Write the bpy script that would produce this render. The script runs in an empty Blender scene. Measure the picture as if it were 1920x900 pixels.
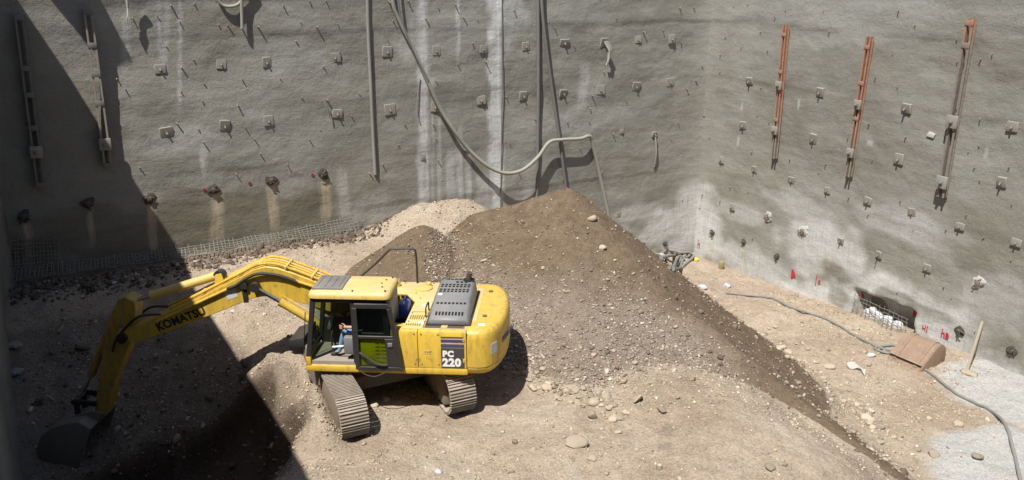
import bpy, bmesh, math, random
import numpy as np
from mathutils import Vector, Matrix, Euler

S = bpy.context.scene
COL = S.collection
random.seed(7)
RNG = np.random.default_rng(11)
R = math.radians

# ------------------------------------------------------------------ camera, sky, sun, exposure
CAM_H, PITCH, FPX = 9.0, R(18.3), 1600.0
cam = bpy.data.cameras.new('camera')
cam.sensor_width = 36.0
cam.sensor_fit = 'HORIZONTAL'
cam.lens = 36.0 * FPX / 1920.0
cam.clip_end = 500
cam_o = bpy.data.objects.new('camera', cam)
cam_o.location = (0, 0, CAM_H)
cam_o.rotation_euler = (R(90) - PITCH, 0, 0)
COL.objects.link(cam_o)
S.camera = cam_o

TRAVEL = Vector((0.277, 0.47, -1.0)).normalized()          # the way the sunlight travels
W = bpy.data.worlds.new('World')
S.world = W
W.use_nodes = True
nt = W.node_tree
sky = nt.nodes.new('ShaderNodeTexSky')
sky.sky_type = 'NISHITA'
sky.sun_disc = False
sky.sun_elevation = math.asin(-TRAVEL.z)
sky.sun_rotation = math.atan2(-TRAVEL.x, -TRAVEL.y)
nt.links.new(sky.outputs[0], nt.nodes['Background'].inputs[0])
nt.nodes['Background'].inputs[1].default_value = 0.066
sun = bpy.data.lights.new('sun', 'SUN')
sun.energy = 4.2
sun.angle = R(0.53)
sun.color = (1.0, 0.965, 0.90)
sun_o = bpy.data.objects.new('sun', sun)
sun_o.rotation_euler = TRAVEL.to_track_quat('-Z', 'Y').to_euler()
sun_o.location = (-8, -14, 30)
COL.objects.link(sun_o)
S.view_settings.view_transform = 'Standard'
S.view_settings.look = 'None'
S.view_settings.exposure = 0.62
S.view_settings.gamma = 1.0
S.view_settings.use_curve_mapping = False
S.cycles.use_denoising = True
S.cycles.max_bounces = 8

# ------------------------------------------------------------------ maths helpers
cP, sP = math.cos(PITCH), math.sin(PITCH)
def ray(px, py):
    u, v = (px - 960) / FPX, (py - 450) / FPX
    return Vector((u, cP - v * sP, -sP - v * cP))
EYE = Vector((0, 0, CAM_H))
def at_z(px, py, z):
    r = ray(px, py)
    return EYE + r * ((z - CAM_H) / r.z)
def at_plane(px, py, p, n):
    r = ray(px, py)
    return EYE + r * ((Vector(p) - EYE).dot(n) / r.dot(n))

def _hash(ix, iy, seed):
    h = (ix.astype(np.int64) * 374761393 + iy.astype(np.int64) * 668265263 + seed * 974634777) & 0xffffffff
    h = ((h ^ (h >> 13)) * 1274126177) & 0xffffffff
    h = h ^ (h >> 16)
    return (h & 0xffff) / 65535.0
def vnoise(x, y, seed=0):
    x = np.asarray(x, float); y = np.asarray(y, float)
    ix, iy = np.floor(x), np.floor(y)
    fx, fy = x - ix, y - iy
    fx = fx * fx * (3 - 2 * fx); fy = fy * fy * (3 - 2 * fy)
    a, b = _hash(ix, iy, seed), _hash(ix + 1, iy, seed)
    c, d = _hash(ix, iy + 1, seed), _hash(ix + 1, iy + 1, seed)
    return (a + (b - a) * fx + (c - a) * fy + (a - b - c + d) * fx * fy) * 2 - 1
def fbm(x, y, octv=4, seed=0):
    t, amp, f = 0, 1.0, 1.0
    for i in range(octv):
        t = t + amp * vnoise(x * f + 17.3 * i, y * f - 9.1 * i, seed + i)
        amp *= 0.5; f *= 2.03
    return t / 1.9
def sstep(a, b, x):
    t = np.clip((np.asarray(x, float) - a) / (b - a), 0, 1)
    return t * t * (3 - 2 * t)

# ------------------------------------------------------------------ materials
def new_mat(name):
    m = bpy.data.materials.new(name)
    m.use_nodes = True
    n = m.node_tree
    return m, n, n.nodes['Principled BSDF']
def nd(n, typ, **kw):
    x = n.nodes.new(typ)
    for k, v in kw.items():
        setattr(x, k, v)
    return x
def noise_node(n, vec, scale, detail=4, rough=0.6):
    x = nd(n, 'ShaderNodeTexNoise')
    x.inputs['Scale'].default_value = scale
    x.inputs['Detail'].default_value = detail
    x.inputs['Roughness'].default_value = rough
    if vec is not None:
        n.links.new(vec, x.inputs['Vector'])
    return x
def ramp(n, fac, stops):
    x = nd(n, 'ShaderNodeValToRGB')
    e = x.color_ramp.elements
    while len(e) < len(stops):
        e.new(0.5)
    for el, (p, c) in zip(e, stops):
        el.position = p
        el.color = (*c, 1) if len(c) == 3 else c
    n.links.new(fac, x.inputs[0])
    return x.outputs[0]
def mixc(n, fac, a, b, mode='MIX'):
    x = nd(n, 'ShaderNodeMix', data_type='RGBA', blend_type=mode)
    for sock, v in ((x.inputs[0], fac), (x.inputs[6], a), (x.inputs[7], b)):
        if isinstance(v, (int, float)):
            sock.default_value = v
        elif isinstance(v, tuple):
            sock.default_value = (*v, 1)
        else:
            n.links.new(v, sock)
    return x.outputs[2]
def mathn(n, op, a, b=0.0, clamp=False):
    x = nd(n, 'ShaderNodeMath', operation=op, use_clamp=clamp)
    for i, v in enumerate((a, b)):
        if isinstance(v, (int, float)):
            x.inputs[i].default_value = v
        else:
            n.links.new(v, x.inputs[i])
    return x.outputs[0]
def bump(n, h, strength, dist, prev=None):
    x = nd(n, 'ShaderNodeBump')
    x.inputs['Strength'].default_value = strength
    x.inputs['Distance'].default_value = dist
    n.links.new(h, x.inputs['Height'])
    if prev is not None:
        n.links.new(prev, x.inputs['Normal'])
    return x.outputs[0]

def paint(name, col, rough=0.45, metal=0.0, var=0.18, dust=0.0, dust_col=(0.42, 0.34, 0.25), scale=6.0, chips=0.0, chip_col=(0.3, 0.3, 0.28), grime=0.0):
    """a painted, metal, rubber or plastic surface with mottling, wear and settled dust"""
    m, n, b = new_mat(name)
    tc = nd(n, 'ShaderNodeTexCoord').outputs['Object']
    a = noise_node(n, tc, scale, 6, 0.65).outputs[0]
    c = mixc(n, mathn(n, 'MULTIPLY', a, 1.0), tuple(v * (1 - var) for v in col), tuple(min(1, v * (1 + var)) for v in col))
    if chips:
        s = noise_node(n, tc, scale * 1.7, 5, 0.7).outputs[0]
        f = ramp(n, s, [(0.60 - 0.06 * chips, (0, 0, 0)), (0.68, (1, 1, 1))])
        c = mixc(n, mathn(n, 'MULTIPLY', f, 0.75), c, chip_col)
    if grime:
        mp = nd(n, 'ShaderNodeMapping'); n.links.new(tc, mp.inputs[0]); mp.inputs['Scale'].default_value = (5, 5, 0.9)
        gz = noise_node(n, mp.outputs[0], 2.0, 6, 0.7).outputs[0]
        c = mixc(n, mathn(n, 'MULTIPLY', ramp(n, gz, [(0.47, (0, 0, 0)), (0.72, (1, 1, 1))]), grime), c, (0.16, 0.115, 0.06))
        sc_ = noise_node(n, tc, 30, 3, 0.8).outputs[0]
        c = mixc(n, mathn(n, 'MULTIPLY', ramp(n, sc_, [(0.63, (0, 0, 0)), (0.70, (1, 1, 1))]), grime), c, (0.12, 0.10, 0.08))
    if dust:
        g = nd(n, 'ShaderNodeNewGeometry')
        sx = nd(n, 'ShaderNodeSeparateXYZ')
        n.links.new(g.outputs['Normal'], sx.inputs[0])
        d = noise_node(n, tc, scale * 0.6, 5, 0.6).outputs[0]
        up = mathn(n, 'MULTIPLY_ADD', sx.outputs[2], 0.6)
        up.node.inputs[2].default_value = 0.4
        f = mathn(n, 'MULTIPLY', mathn(n, 'MULTIPLY', up, d), dust * 1.6, True)
        c = mixc(n, f, c, dust_col)
    n.links.new(c, b.inputs['Base Color'])
    r2 = mathn(n, 'MULTIPLY_ADD', a, 0.3)
    r2.node.inputs[2].default_value = rough - 0.15
    n.links.new(r2, b.inputs['Roughness'])
    b.inputs['Metallic'].default_value = metal
    n.links.new(bump(n, noise_node(n, tc, scale * 12, 3).outputs[0], 0.12, 0.01), b.inputs['Normal'])
    return m

def glass(name, tint, gloss=0.1):
    m = bpy.data.materials.new(name)
    m.use_nodes = True
    n = m.node_tree
    n.nodes.clear()
    out = nd(n, 'ShaderNodeOutputMaterial')
    t = nd(n, 'ShaderNodeBsdfTransparent'); t.inputs[0].default_value = (*tint, 1)
    g = nd(n, 'ShaderNodeBsdfGlossy'); g.inputs['Roughness'].default_value = 0.06
    mx = nd(n, 'ShaderNodeMixShader'); mx.inputs[0].default_value = gloss
    n.links.new(t.outputs[0], mx.inputs[1]); n.links.new(g.outputs[0], mx.inputs[2])
    n.links.new(mx.outputs[0], out.inputs[0])
    return m

def wall_material():
    m, n, b = new_mat('shotcrete')
    tc = nd(n, 'ShaderNodeTexCoord').outputs['Object']
    st = nd(n, 'ShaderNodeAttribute', attribute_name='stain')
    sp = nd(n, 'ShaderNodeSeparateColor'); n.links.new(st.outputs['Color'], sp.inputs[0])
    mp = nd(n, 'ShaderNodeMapping'); n.links.new(tc, mp.inputs[0])
    mp.inputs['Scale'].default_value = (0.5, 1, 2.4)
    mp.inputs['Rotation'].default_value = (0, R(-4), 0)
    big = noise_node(n, tc, 0.35, 5, 0.6).outputs[0]
    band = noise_node(n, mp.outputs[0], 2.0, 6, 0.65).outputs[0]
    grain = noise_node(n, tc, 26, 5, 0.75).outputs[0]
    c = ramp(n, big, [(0.3, (0.232, 0.220, 0.184)), (0.5, (0.280, 0.271, 0.238)), (0.7, (0.320, 0.314, 0.286))])
    c = mixc(n, 0.28, c, ramp(n, band, [(0.3, (0.6, 0.58, 0.54)), (0.7, (1.15, 1.15, 1.14))]), 'MULTIPLY')
    c = mixc(n, 0.5, c, ramp(n, grain, [(0.3, (0.62, 0.62, 0.62)), (0.7, (1.25, 1.25, 1.25))]), 'MULTIPLY')
    # lime wash and drips: broken up by vertical noise
    mv = nd(n, 'ShaderNodeMapping'); n.links.new(tc, mv.inputs[0]); mv.inputs['Scale'].default_value = (6, 1, 0.5)
    drip = noise_node(n, mv.outputs[0], 2.2, 6, 0.7).outputs[0]
    brk = mathn(n, 'ADD', mathn(n, 'MULTIPLY', drip, 0.55), mathn(n, 'MULTIPLY', grain, 0.45))
    fw = mathn(n, 'MULTIPLY', sp.outputs[0], ramp(n, brk, [(0.34, (0.35, 0.35, 0.35)), (0.52, (1, 1, 1))]))
    c = mixc(n, fw, c, (0.68, 0.685, 0.68))
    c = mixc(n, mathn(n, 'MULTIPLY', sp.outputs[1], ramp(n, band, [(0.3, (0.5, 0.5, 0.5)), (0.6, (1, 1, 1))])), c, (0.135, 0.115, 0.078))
    c = mixc(n, mathn(n, 'MULTIPLY', sp.outputs[2], ramp(n, drip, [(0.3, (0.4, 0.4, 0.4)), (0.6, (1, 1, 1))])), c, (0.46, 0.38, 0.27))
    n.links.new(c, b.inputs['Base Color'])
    b.inputs['Roughness'].default_value = 0.92
    b.inputs['Specular IOR Level'].default_value = 0.25
    p = bump(n, band, 0.20, 0.07)
    p = bump(n, noise_node(n, tc, 2.2, 4, 0.55).outputs[0], 0.35, 0.10, p)
    p = bump(n, noise_node(n, tc, 8, 5, 0.65).outputs[0], 0.30, 0.04, p)
    p = bump(n, grain, 0.55, 0.02, p)
    n.links.new(p, b.inputs['Normal'])
    return m

def ground_material():
    m, n, b = new_mat('dirt')
    tc = nd(n, 'ShaderNodeTexCoord').outputs['Object']
    st = nd(n, 'ShaderNodeAttribute', attribute_name='soil')
    sp = nd(n, 'ShaderNodeSeparateColor'); n.links.new(st.outputs['Color'], sp.inputs[0])
    big = noise_node(n, tc, 0.5, 6, 0.62).outputs[0]
    mid = noise_node(n, tc, 3.0, 6, 0.7).outputs[0]
    fine = noise_node(n, tc, 22, 6, 0.75).outputs[0]
    vor = nd(n, 'ShaderNodeTexVoronoi'); vor.inputs['Scale'].default_value = 16; n.links.new(tc, vor.inputs['Vector'])
    sand = ramp(n, big, [(0.3, (0.35, 0.275, 0.21)), (0.5, (0.425, 0.345, 0.27)), (0.68, (0.475, 0.40, 0.32))])
    sand = mixc(n, 0.6, sand, ramp(n, mid, [(0.3, (0.66, 0.63, 0.6)), (0.7, (1.15, 1.15, 1.15))]), 'MULTIPLY')
    soil = ramp(n, mid, [(0.3, (0.128, 0.092, 0.061)), (0.55, (0.185, 0.136, 0.092)), (0.75, (0.23, 0.178, 0.125))])
    grav = ramp(n, mid, [(0.3, (0.19, 0.15, 0.115)), (0.7, (0.295, 0.245, 0.195))])
    edge = mathn(n, 'ADD', sp.outputs[0], mathn(n, 'MULTIPLY', mathn(n, 'SUBTRACT', mid, 0.5), 0.9))
    c = mixc(n, ramp(n, edge, [(0.38, (0, 0, 0)), (0.62, (1, 1, 1))]), sand, mixc(n, sp.outputs[1], soil, grav))
    e2 = mathn(n, 'ADD', sp.outputs[2], mathn(n, 'MULTIPLY', mathn(n, 'SUBTRACT', big, 0.5), 1.1))
    c = mixc(n, ramp(n, e2, [(0.36, (0, 0, 0)), (0.78, (1, 1, 1))]), c, mixc(n, mid, (0.40, 0.395, 0.38), (0.48, 0.475, 0.455)))
    c = mixc(n, 0.75, c, ramp(n, fine, [(0.3, (0.55, 0.53, 0.5)), (0.7, (1.35, 1.35, 1.35))]), 'MULTIPLY')
    c = mixc(n, mathn(n, 'MULTIPLY', nd(n, 'ShaderNodeAttribute', attribute_name='darkened').outputs['Fac'], mathn(n, 'MULTIPLY_ADD', mid, 0.5), True), c, (0.38, 0.34, 0.31), 'MULTIPLY')  # soil colour multiplied down in the hole, shade put into the colour
    n.links.new(c, b.inputs['Base Color'])
    b.inputs['Roughness'].default_value = 0.97
    b.inputs['Specular IOR Level'].default_value = 0.15
    p = bump(n, mid, 0.8, 0.12)
    p = bump(n, vor.outputs['Distance'], 0.35, 0.03, p)
    p = bump(n, noise_node(n, tc, 8, 4, 0.6).outputs[0], 0.5, 0.06, p)
    p = bump(n, fine, 0.9, 0.03, p)
    n.links.new(p, b.inputs['Normal'])
    return m

def stone_material(name, attr=True, col=(0.4, 0.33, 0.25)):
    m, n, b = new_mat(name)
    tc = nd(n, 'ShaderNodeTexCoord').outputs['Object']
    nz = noise_node(n, tc, 9, 5, 0.7).outputs[0]
    if attr:
        base = nd(n, 'ShaderNodeAttribute', attribute_name='tint').outputs['Color']
    else:
        oi = nd(n, 'ShaderNodeObjectInfo').outputs['Random']
        base = ramp(n, oi, [(0.0, tuple(v * 0.55 for v in col)), (0.45, col), (1.0, tuple(min(1, v * 1.35) for v in col))])
    c = mixc(n, 0.6, base, ramp(n, nz, [(0.3, (0.65, 0.64, 0.62)), (0.7, (1.2, 1.2, 1.2))]), 'MULTIPLY')
    n.links.new(c, b.inputs['Base Color'])
    b.inputs['Roughness'].default_value = 0.93
    n.links.new(bump(n, nz, 0.5, 0.03), b.inputs['Normal'])
    return m

YEL = (0.66, 0.425, 0.03)
M = dict(
    wall=wall_material(), dirt=ground_material(), gravel=stone_material('gravel_stone'),
    rock=stone_material('field_stone', False),
    yellow=paint('yellow_paint', YEL, 0.42, 0, 0.14, 0.26, (0.52, 0.43, 0.28), 3.0, 0.35, (0.27, 0.19, 0.08), 0.55),
    yellow_dirty=paint('muddy_yellow_paint', (0.47, 0.30, 0.03), 0.55, 0, 0.2, 0.35, (0.34, 0.27, 0.18), 3.0, 0.9, (0.16, 0.12, 0.08), 0.85),  # mud and grime, plus a darker base standing in for the arm's shade
    yellow_top=paint('dusty_yellow_paint', (0.66, 0.46, 0.07), 0.52, 0, 0.14, 0.55, (0.60, 0.51, 0.36), 3.5, 1.1, (0.36, 0.345, 0.31), 0.4),
    yellow_pale=paint('faded_yellow_paint', (0.66, 0.47, 0.13), 0.45, 0, 0.1, 0.3),
    grey=paint('grey_plastic', (0.155, 0.16, 0.17), 0.5, 0, 0.2, 0.28, (0.4, 0.36, 0.31), 5),
    hatch=paint('roof_hatch_plastic', (0.10, 0.10, 0.105), 0.5, 0, 0.2, 0.45, (0.40, 0.35, 0.3), 5),
    dark=paint('black_paint', (0.018, 0.018, 0.02), 0.5, 0, 0.3, 0.1),
    rubber=paint('black_rubber', (0.02, 0.02, 0.02), 0.7, 0, 0.3, 0.12),
    slot=paint('slot_black', (0.008, 0.008, 0.008), 0.8),
    steel=paint('track_steel', (0.20, 0.165, 0.13), 0.8, 0.1, 0.25, 0.9, (0.47, 0.405, 0.33), 8),
    mud=paint('mud_caked_steel', (0.15, 0.115, 0.085), 0.95, 0, 0.3, 0.4, scale=7),
    frame=paint('undercarriage_steel', (0.05, 0.045, 0.04), 0.7, 0.2, 0.3, 0.4),
    chrome=paint('chrome_rod', (0.72, 0.73, 0.75), 0.25, 1.0, 0.05, 0.0),
    rust=paint('bucket_rust', (0.235, 0.15, 0.10), 0.75, 0.15, 0.35, 0.25, (0.46, 0.38, 0.30), 3.0, 0.9, (0.34, 0.27, 0.21)),
    primer=paint('red_oxide_primer', (0.43, 0.135, 0.06), 0.75, 0.0, 0.3, 0.2, (0.42, 0.3, 0.22), 4, 0.8, (0.36, 0.30, 0.25)),
    beamgrey=paint('cement_splashed_steel', (0.27, 0.235, 0.195), 0.85, 0.0, 0.25, 0.1, scale=4, chips=0.6, chip_col=(0.34, 0.18, 0.1)),
    beamdark=paint('weathered_steel', (0.17, 0.165, 0.15), 0.8, 0.1, 0.25, 0.1, scale=4),
    cement=paint('cement_pad', (0.275, 0.265, 0.232), 0.9, 0, 0.16, 0.0, scale=9),
    cementdark=paint('cement_recess', (0.07, 0.06, 0.05), 0.95, 0, 0.4, 0.0, scale=14),
    cementwhite=paint('lime_splash', (0.50, 0.49, 0.46), 0.95, 0, 0.25, 0.0, scale=14),
    rebar=paint('dusty_rebar', (0.25, 0.215, 0.165), 0.8, 0.2, 0.25, 0.0, scale=20),
    mesh=paint('galvanised_mesh', (0.23, 0.215, 0.18), 0.8, 0.1, 0.25, 0.0, scale=20),
    pipe=paint('cement_dusted_pipe', (0.255, 0.25, 0.23), 0.75, 0, 0.15, 0.0, scale=5),
    pipedark=paint('grey_pipe', (0.17, 0.165, 0.155), 0.7, 0, 0.15, 0.0, scale=5),
    hose=paint('ribbed_hose', (0.30, 0.295, 0.245), 0.75, 0, 0.15, 0.0, scale=5),
    hosegrey=paint('grey_hose', (0.145, 0.155, 0.15), 0.65, 0, 0.2, 0.35, (0.4, 0.35, 0.29), 5),
    cloth=paint('pale_cloth', (0.44, 0.42, 0.37), 0.9, 0, 0.25, 0.0, scale=10),
    bag=paint('white_woven_bag', (0.56, 0.56, 0.57), 0.85, 0, 0.25, 0.0, scale=14),
    blue=paint('blue_plastic', (0.05, 0.11, 0.48), 0.4, 0, 0.15, 0.15),
    paper=paint('white_paper', (0.47, 0.475, 0.49), 0.9, 0, 0.15, 0.0),
    red=paint('red_marker_paint', (0.46, 0.03, 0.05), 0.8, 0, 0.25, 0.0, scale=14),
    white=paint('white_lettering', (0.8, 0.8, 0.78), 0.6, 0, 0.05, 0.0),
    black_letter=paint('black_lettering', (0.025, 0.025, 0.03), 0.6, 0, 0.1, 0.0),
    bluestripe=paint('blue_stripe', (0.055, 0.06, 0.15), 0.5, 0, 0.15, 0.0),
    panelgrey=paint('decal_grey', (0.05, 0.052, 0.055), 0.5, 0, 0.15, 0.05),
    sticker=paint('pale_sticker', (0.58, 0.58, 0.56), 0.6, 0, 0.2, 0.0, scale=12),
    wood=paint('old_timber', (0.36, 0.30, 0.22), 0.85, 0, 0.25, 0.0, scale=8),
    exhaust=paint('burnt_exhaust', (0.09, 0.065, 0.05), 0.7, 0.3, 0.3, 0.1),
    seat=paint('seat_cloth', (0.05, 0.055, 0.06), 0.9, 0, 0.2, 0.1),
    mat_floor=paint('dusty_floor_mat', (0.30, 0.26, 0.215), 0.95, 0, 0.25, 0.0, scale=10),
    jeans=paint('blue_denim', (0.15, 0.26, 0.42), 0.9, 0, 0.25, 0.0, scale=14),
    shirt=paint('dark_teal_shirt', (0.022, 0.055, 0.07), 0.9, 0, 0.25, 0.0, scale=10),
    skin=paint('skin', (0.52, 0.25, 0.17), 0.55, 0, 0.08, 0.0),
    hair=paint('dark_hair', (0.015, 0.012, 0.01), 0.6, 0, 0.2, 0.0),
    knob=paint('red_knob', (0.55, 0.04, 0.03), 0.4, 0, 0.1, 0.0),
    yellowbag=paint('yellow_packet', (0.68, 0.5, 0.06), 0.7, 0, 0.15, 0.0),
    glass=glass('tinted_glass', (0.62, 0.70, 0.62), 0.10),
    glassgreen=glass('green_tinted_glass', (0.66, 0.78, 0.38), 0.06),
    glassdark=glass('dark_window_glass', (0.38, 0.44, 0.40), 0.08),
)

# ------------------------------------------------------------------ mesh collector
class MB:
    def __init__(self):
        self.bm = bmesh.new()
        self.slot = 0
    def _tag(self, faces):
        for f in faces:
            f.material_index = self.slot
    def hexa(self, pts, bevel=0.0, seg=2):
        """8 points: bottom ring of four, then top ring of four"""
        v = [self.bm.verts.new(p) for p in pts]
        fs = [self.bm.faces.new([v[i] for i in q]) for q in ((3, 2, 1, 0), (4, 5, 6, 7), (0, 1, 5, 4), (1, 2, 6, 5), (2, 3, 7, 6), (3, 0, 4, 7))]
        self._tag(fs)
        if bevel:
            es = list({e for f in fs for e in f.edges})
            r = bmesh.ops.bevel(self.bm, geom=es, offset=bevel, segments=seg, profile=0.5, affect='EDGES')
            self._tag(r['faces'])
        return self
    def box(self, c, s, bevel=0.0, mat=None, seg=2):
        x, y, z = s[0] / 2, s[1] / 2, s[2] / 2
        pts = [Vector(p) for p in ((-x, -y, -z), (x, -y, -z), (x, y, -z), (-x, y, -z), (-x, -y, z), (x, -y, z), (x, y, z), (-x, y, z))]
        if mat is not None:
            pts = [mat @ p for p in pts]
        return self.hexa([p + Vector(c) for p in pts], bevel, seg)
    def bar(self, p0, p1, w, h, up=(0, 0, 1), bevel=0.0):
        p0, p1 = Vector(p0), Vector(p1)
        d = (p1 - p0).normalized()
        a = d.cross(Vector(up)).normalized()
        b = a.cross(d)
        q = [(-1, -1), (1, -1), (1, 1), (-1, 1)]
        return self.hexa([p0 + a * (i * w / 2) + b * (j * h / 2) for i, j in q] + [p1 + a * (i * w / 2) + b * (j * h / 2) for i, j in q], bevel)
    def prism(self, pts, vec, bevel=0.0, seg=2):
        """planar outline (3-D points) swept along vec"""
        vec = Vector(vec)
        a = [self.bm.verts.new(Vector(p)) for p in pts]
        b = [self.bm.verts.new(Vector(p) + vec) for p in pts]
        k = len(pts)
        fs = [self.bm.faces.new(a[::-1]), self.bm.faces.new(b)]
        for i in range(k):
            fs.append(self.bm.faces.new((a[i], a[(i + 1) % k], b[(i + 1) % k], b[i])))
        self._tag(fs)
        bmesh.ops.recalc_face_normals(self.bm, faces=fs)
        if bevel:
            es = list(set(fs[0].edges) | set(fs[1].edges))
            r = bmesh.ops.bevel(self.bm, geom=es, offset=bevel, segments=seg, profile=0.5, affect='EDGES')
            self._tag(r['faces'])
        return self
    def tube(self, pts, r, n=8, caps=True):
        pts = [Vector(p) for p in pts]
        rs = r if isinstance(r, (list, tuple)) else [r] * len(pts)
        rings, prev = [], None
        for i, p in enumerate(pts):
            d = (pts[min(i + 1, len(pts) - 1)] - pts[max(i - 1, 0)]).normalized()
            if prev is None:
                a = d.orthogonal().normalized()
            else:
                a = (prev - d * prev.dot(d)).normalized()
            prev = a
            b = d.cross(a)
            rings.append([self.bm.verts.new(p + (a * math.cos(t) + b * math.sin(t)) * rs[i]) for t in (2 * math.pi * k / n for k in range(n))])
        fs = []
        for u, v in zip(rings, rings[1:]):
            for k in range(n):
                fs.append(self.bm.faces.new((u[k], u[(k + 1) % n], v[(k + 1) % n], v[k])))
        if caps:
            fs.append(self.bm.faces.new(rings[0][::-1])); fs.append(self.bm.faces.new(rings[-1]))
        self._tag(fs)
        return self
    def loft(self, rings, close=True):
        rr = [[self.bm.verts.new(Vector(p)) for p in ring] for ring in rings]
        fs = []
        k = len(rr[0])
        for u, v in zip(rr, rr[1:]):
            for i in range(k):
                fs.append(self.bm.faces.new((u[i], u[(i + 1) % k], v[(i + 1) % k], v[i])))
        if close:
            fs.append(self.bm.faces.new(rr[0][::-1])); fs.append(self.bm.faces.new(rr[-1]))
        self._tag(fs)
        return self
    def build(self, name, mat, parent=None, angle=38, recalc=True):
        bm = self.bm
        if recalc:
            bmesh.ops.recalc_face_normals(bm, faces=bm.faces)
        for f in bm.faces:
            f.smooth = True
        for e in bm.edges:
            if len(e.link_faces) == 2 and e.calc_face_angle(0) > R(angle):
                e.smooth = False
        me = bpy.data.meshes.new(name)
        bm.to_mesh(me); bm.free()
        for m_ in (mat if isinstance(mat, (list, tuple)) else [mat]):
            me.materials.append(m_)
        return link(name, me, parent)
def link(name, me, parent=None):
    o = bpy.data.objects.new(name, me)
    COL.objects.link(o)
    if parent is not None:
        o.parent = parent
    return o
def tag(o, label=None, cat=None, group=None, kind=None):
    if label: o['label'] = label
    if cat: o['category'] = cat
    if group: o['group'] = group
    if kind: o['kind'] = kind
    return o
def empty(name, loc=(0, 0, 0), rot=(0, 0, 0)):
    o = bpy.data.objects.new(name, None)
    o.location = loc; o.rotation_euler = rot
    o.empty_display_size = 0.2
    COL.objects.link(o)
    return o
def dup(root, **kw):
    c = root.copy(); COL.objects.link(c)
    for ch in root.children:
        d = ch.copy(); COL.objects.link(d); d.parent = c
        for g in ch.children:
            e = g.copy(); COL.objects.link(e); e.parent = d
    return c
def lettering(body, size, mat, parent, matrix, bold=0.012, extrude=0.002, name='lettering', shear=0.0, space=1.0):
    cu = bpy.data.curves.new(name, 'FONT')
    cu.body = body; cu.size = size; cu.offset = bold * size; cu.extrude = extrude; cu.shear = shear; cu.space_character = space
    cu.resolution_u = 3
    t = bpy.data.objects.new(name, cu)
    me = bpy.data.meshes.new_from_object(t)
    bpy.data.objects.remove(t); bpy.data.curves.remove(cu)
    me.materials.clear(); me.materials.append(mat)
    o = link(name, me, parent)
    o.matrix_local = matrix
    return o
def frame(o, x, y, z):
    """matrix with the given origin and axes"""
    m = Matrix.Identity(4)
    for i, a in enumerate((x, y, z)):
        a = Vector(a).normalized()
        for j in range(3):
            m[j][i] = a[j]
    m.translation = Vector(o)
    return m
def smooth_path(pts, k=6):
    """Catmull-Rom through the points"""
    p = [Vector(q) for q in pts]
    p = [p[0] * 2 - p[1]] + p + [p[-1] * 2 - p[-2]]
    out = []
    for i in range(1, len(p) - 2):
        for j in range(k):
            t = j / k
            out.append(0.5 * ((2 * p[i]) + (p[i + 1] - p[i - 1]) * t + (2 * p[i - 1] - 5 * p[i] + 4 * p[i + 1] - p[i + 2]) * t * t + (3 * p[i] - p[i - 1] - 3 * p[i + 1] + p[i + 2]) * t ** 3))
    out.append(p[-2])
    return out

# ------------------------------------------------------------------ the pit walls
CORNER = Vector((7.2, 31.8, 0))
YAW1 = R(25)
A1 = Vector((-math.cos(YAW1), -math.sin(YAW1), 0)); N1 = Vector((math.sin(YAW1), -math.cos(YAW1), 0))
A2 = Vector((0.521, -0.854, 0)).normalized(); N2 = Vector((A2.y, -A2.x, 0))
LEFT = CORNER + A1 * 23.45
A3 = Vector((0.50, -0.866, 0)).normalized(); N3 = Vector((-A3.y, A3.x, 0))

class Wall:
    """local frame: x along the wall, -y out of the wall, z up"""
    def __init__(self, origin, n):
        self.o, self.n = origin, n
        self.x = Vector((-n.y, n.x, 0))
        self.rot = math.atan2(self.x.y, self.x.x)
        self.m = Matrix.Translation(origin) @ Matrix.Rotation(self.rot, 4, 'Z')
        self.holes = []
        self.joints = [(1.45, .020), (3.1, .010), (4.9, .012), (6.9, .02), (7.9, .016)]
    def px(self, px, py):
        p = at_plane(px, py, self.o, self.n) - self.o
        return p.dot(self.x), p.z
    def disp(self, x, z):
        x = np.asarray(x, float); z = np.asarray(z, float)
        d = 0.10 * fbm(x * 0.35, z * 0.45, 3, 5) + 0.022 * fbm(x * 1.1, z * 2.6 + 0.15 * x, 3, 9)
        k = 0.45 * np.exp(-np.abs(x) / 0.45)
        d = d * sstep(0.0, 1.2, np.abs(x)) + k
        for zj, am in self.joints:
            zz = z - zj - 0.10 * fbm(x * 0.5, x * 0 + zj, 3, 71)
            gate = sstep(-0.25, 0.25, fbm(x * 0.35, x * 0 + 3 * zj, 2, 73))
            d = d + am * gate * (sstep(-0.05, 0.03, zz) - sstep(0.0, 1.4, zz))
        for (hx, hz, rx, rz, dep) in self.holes:
            q = np.maximum(np.abs(x - hx) / rx, np.abs(z - hz) / rz) + 0.10 * fbm(x * 4, z * 4, 2, 3)
            d = d - dep * (1 - sstep(0.82, 1.08, q))
        return d
    def pt(self, x, z, out=0.0):
        return self.m @ Vector((x, -(float(self.disp(x, z)) + out), z))
    def loc(self, x, z, out=0.0):
        return Vector((x, -(float(self.disp(x, z)) + out), z))
W1, W2 = Wall(CORNER, N1), Wall(CORNER, N2)
W3 = Wall(LEFT, N3)

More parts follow.
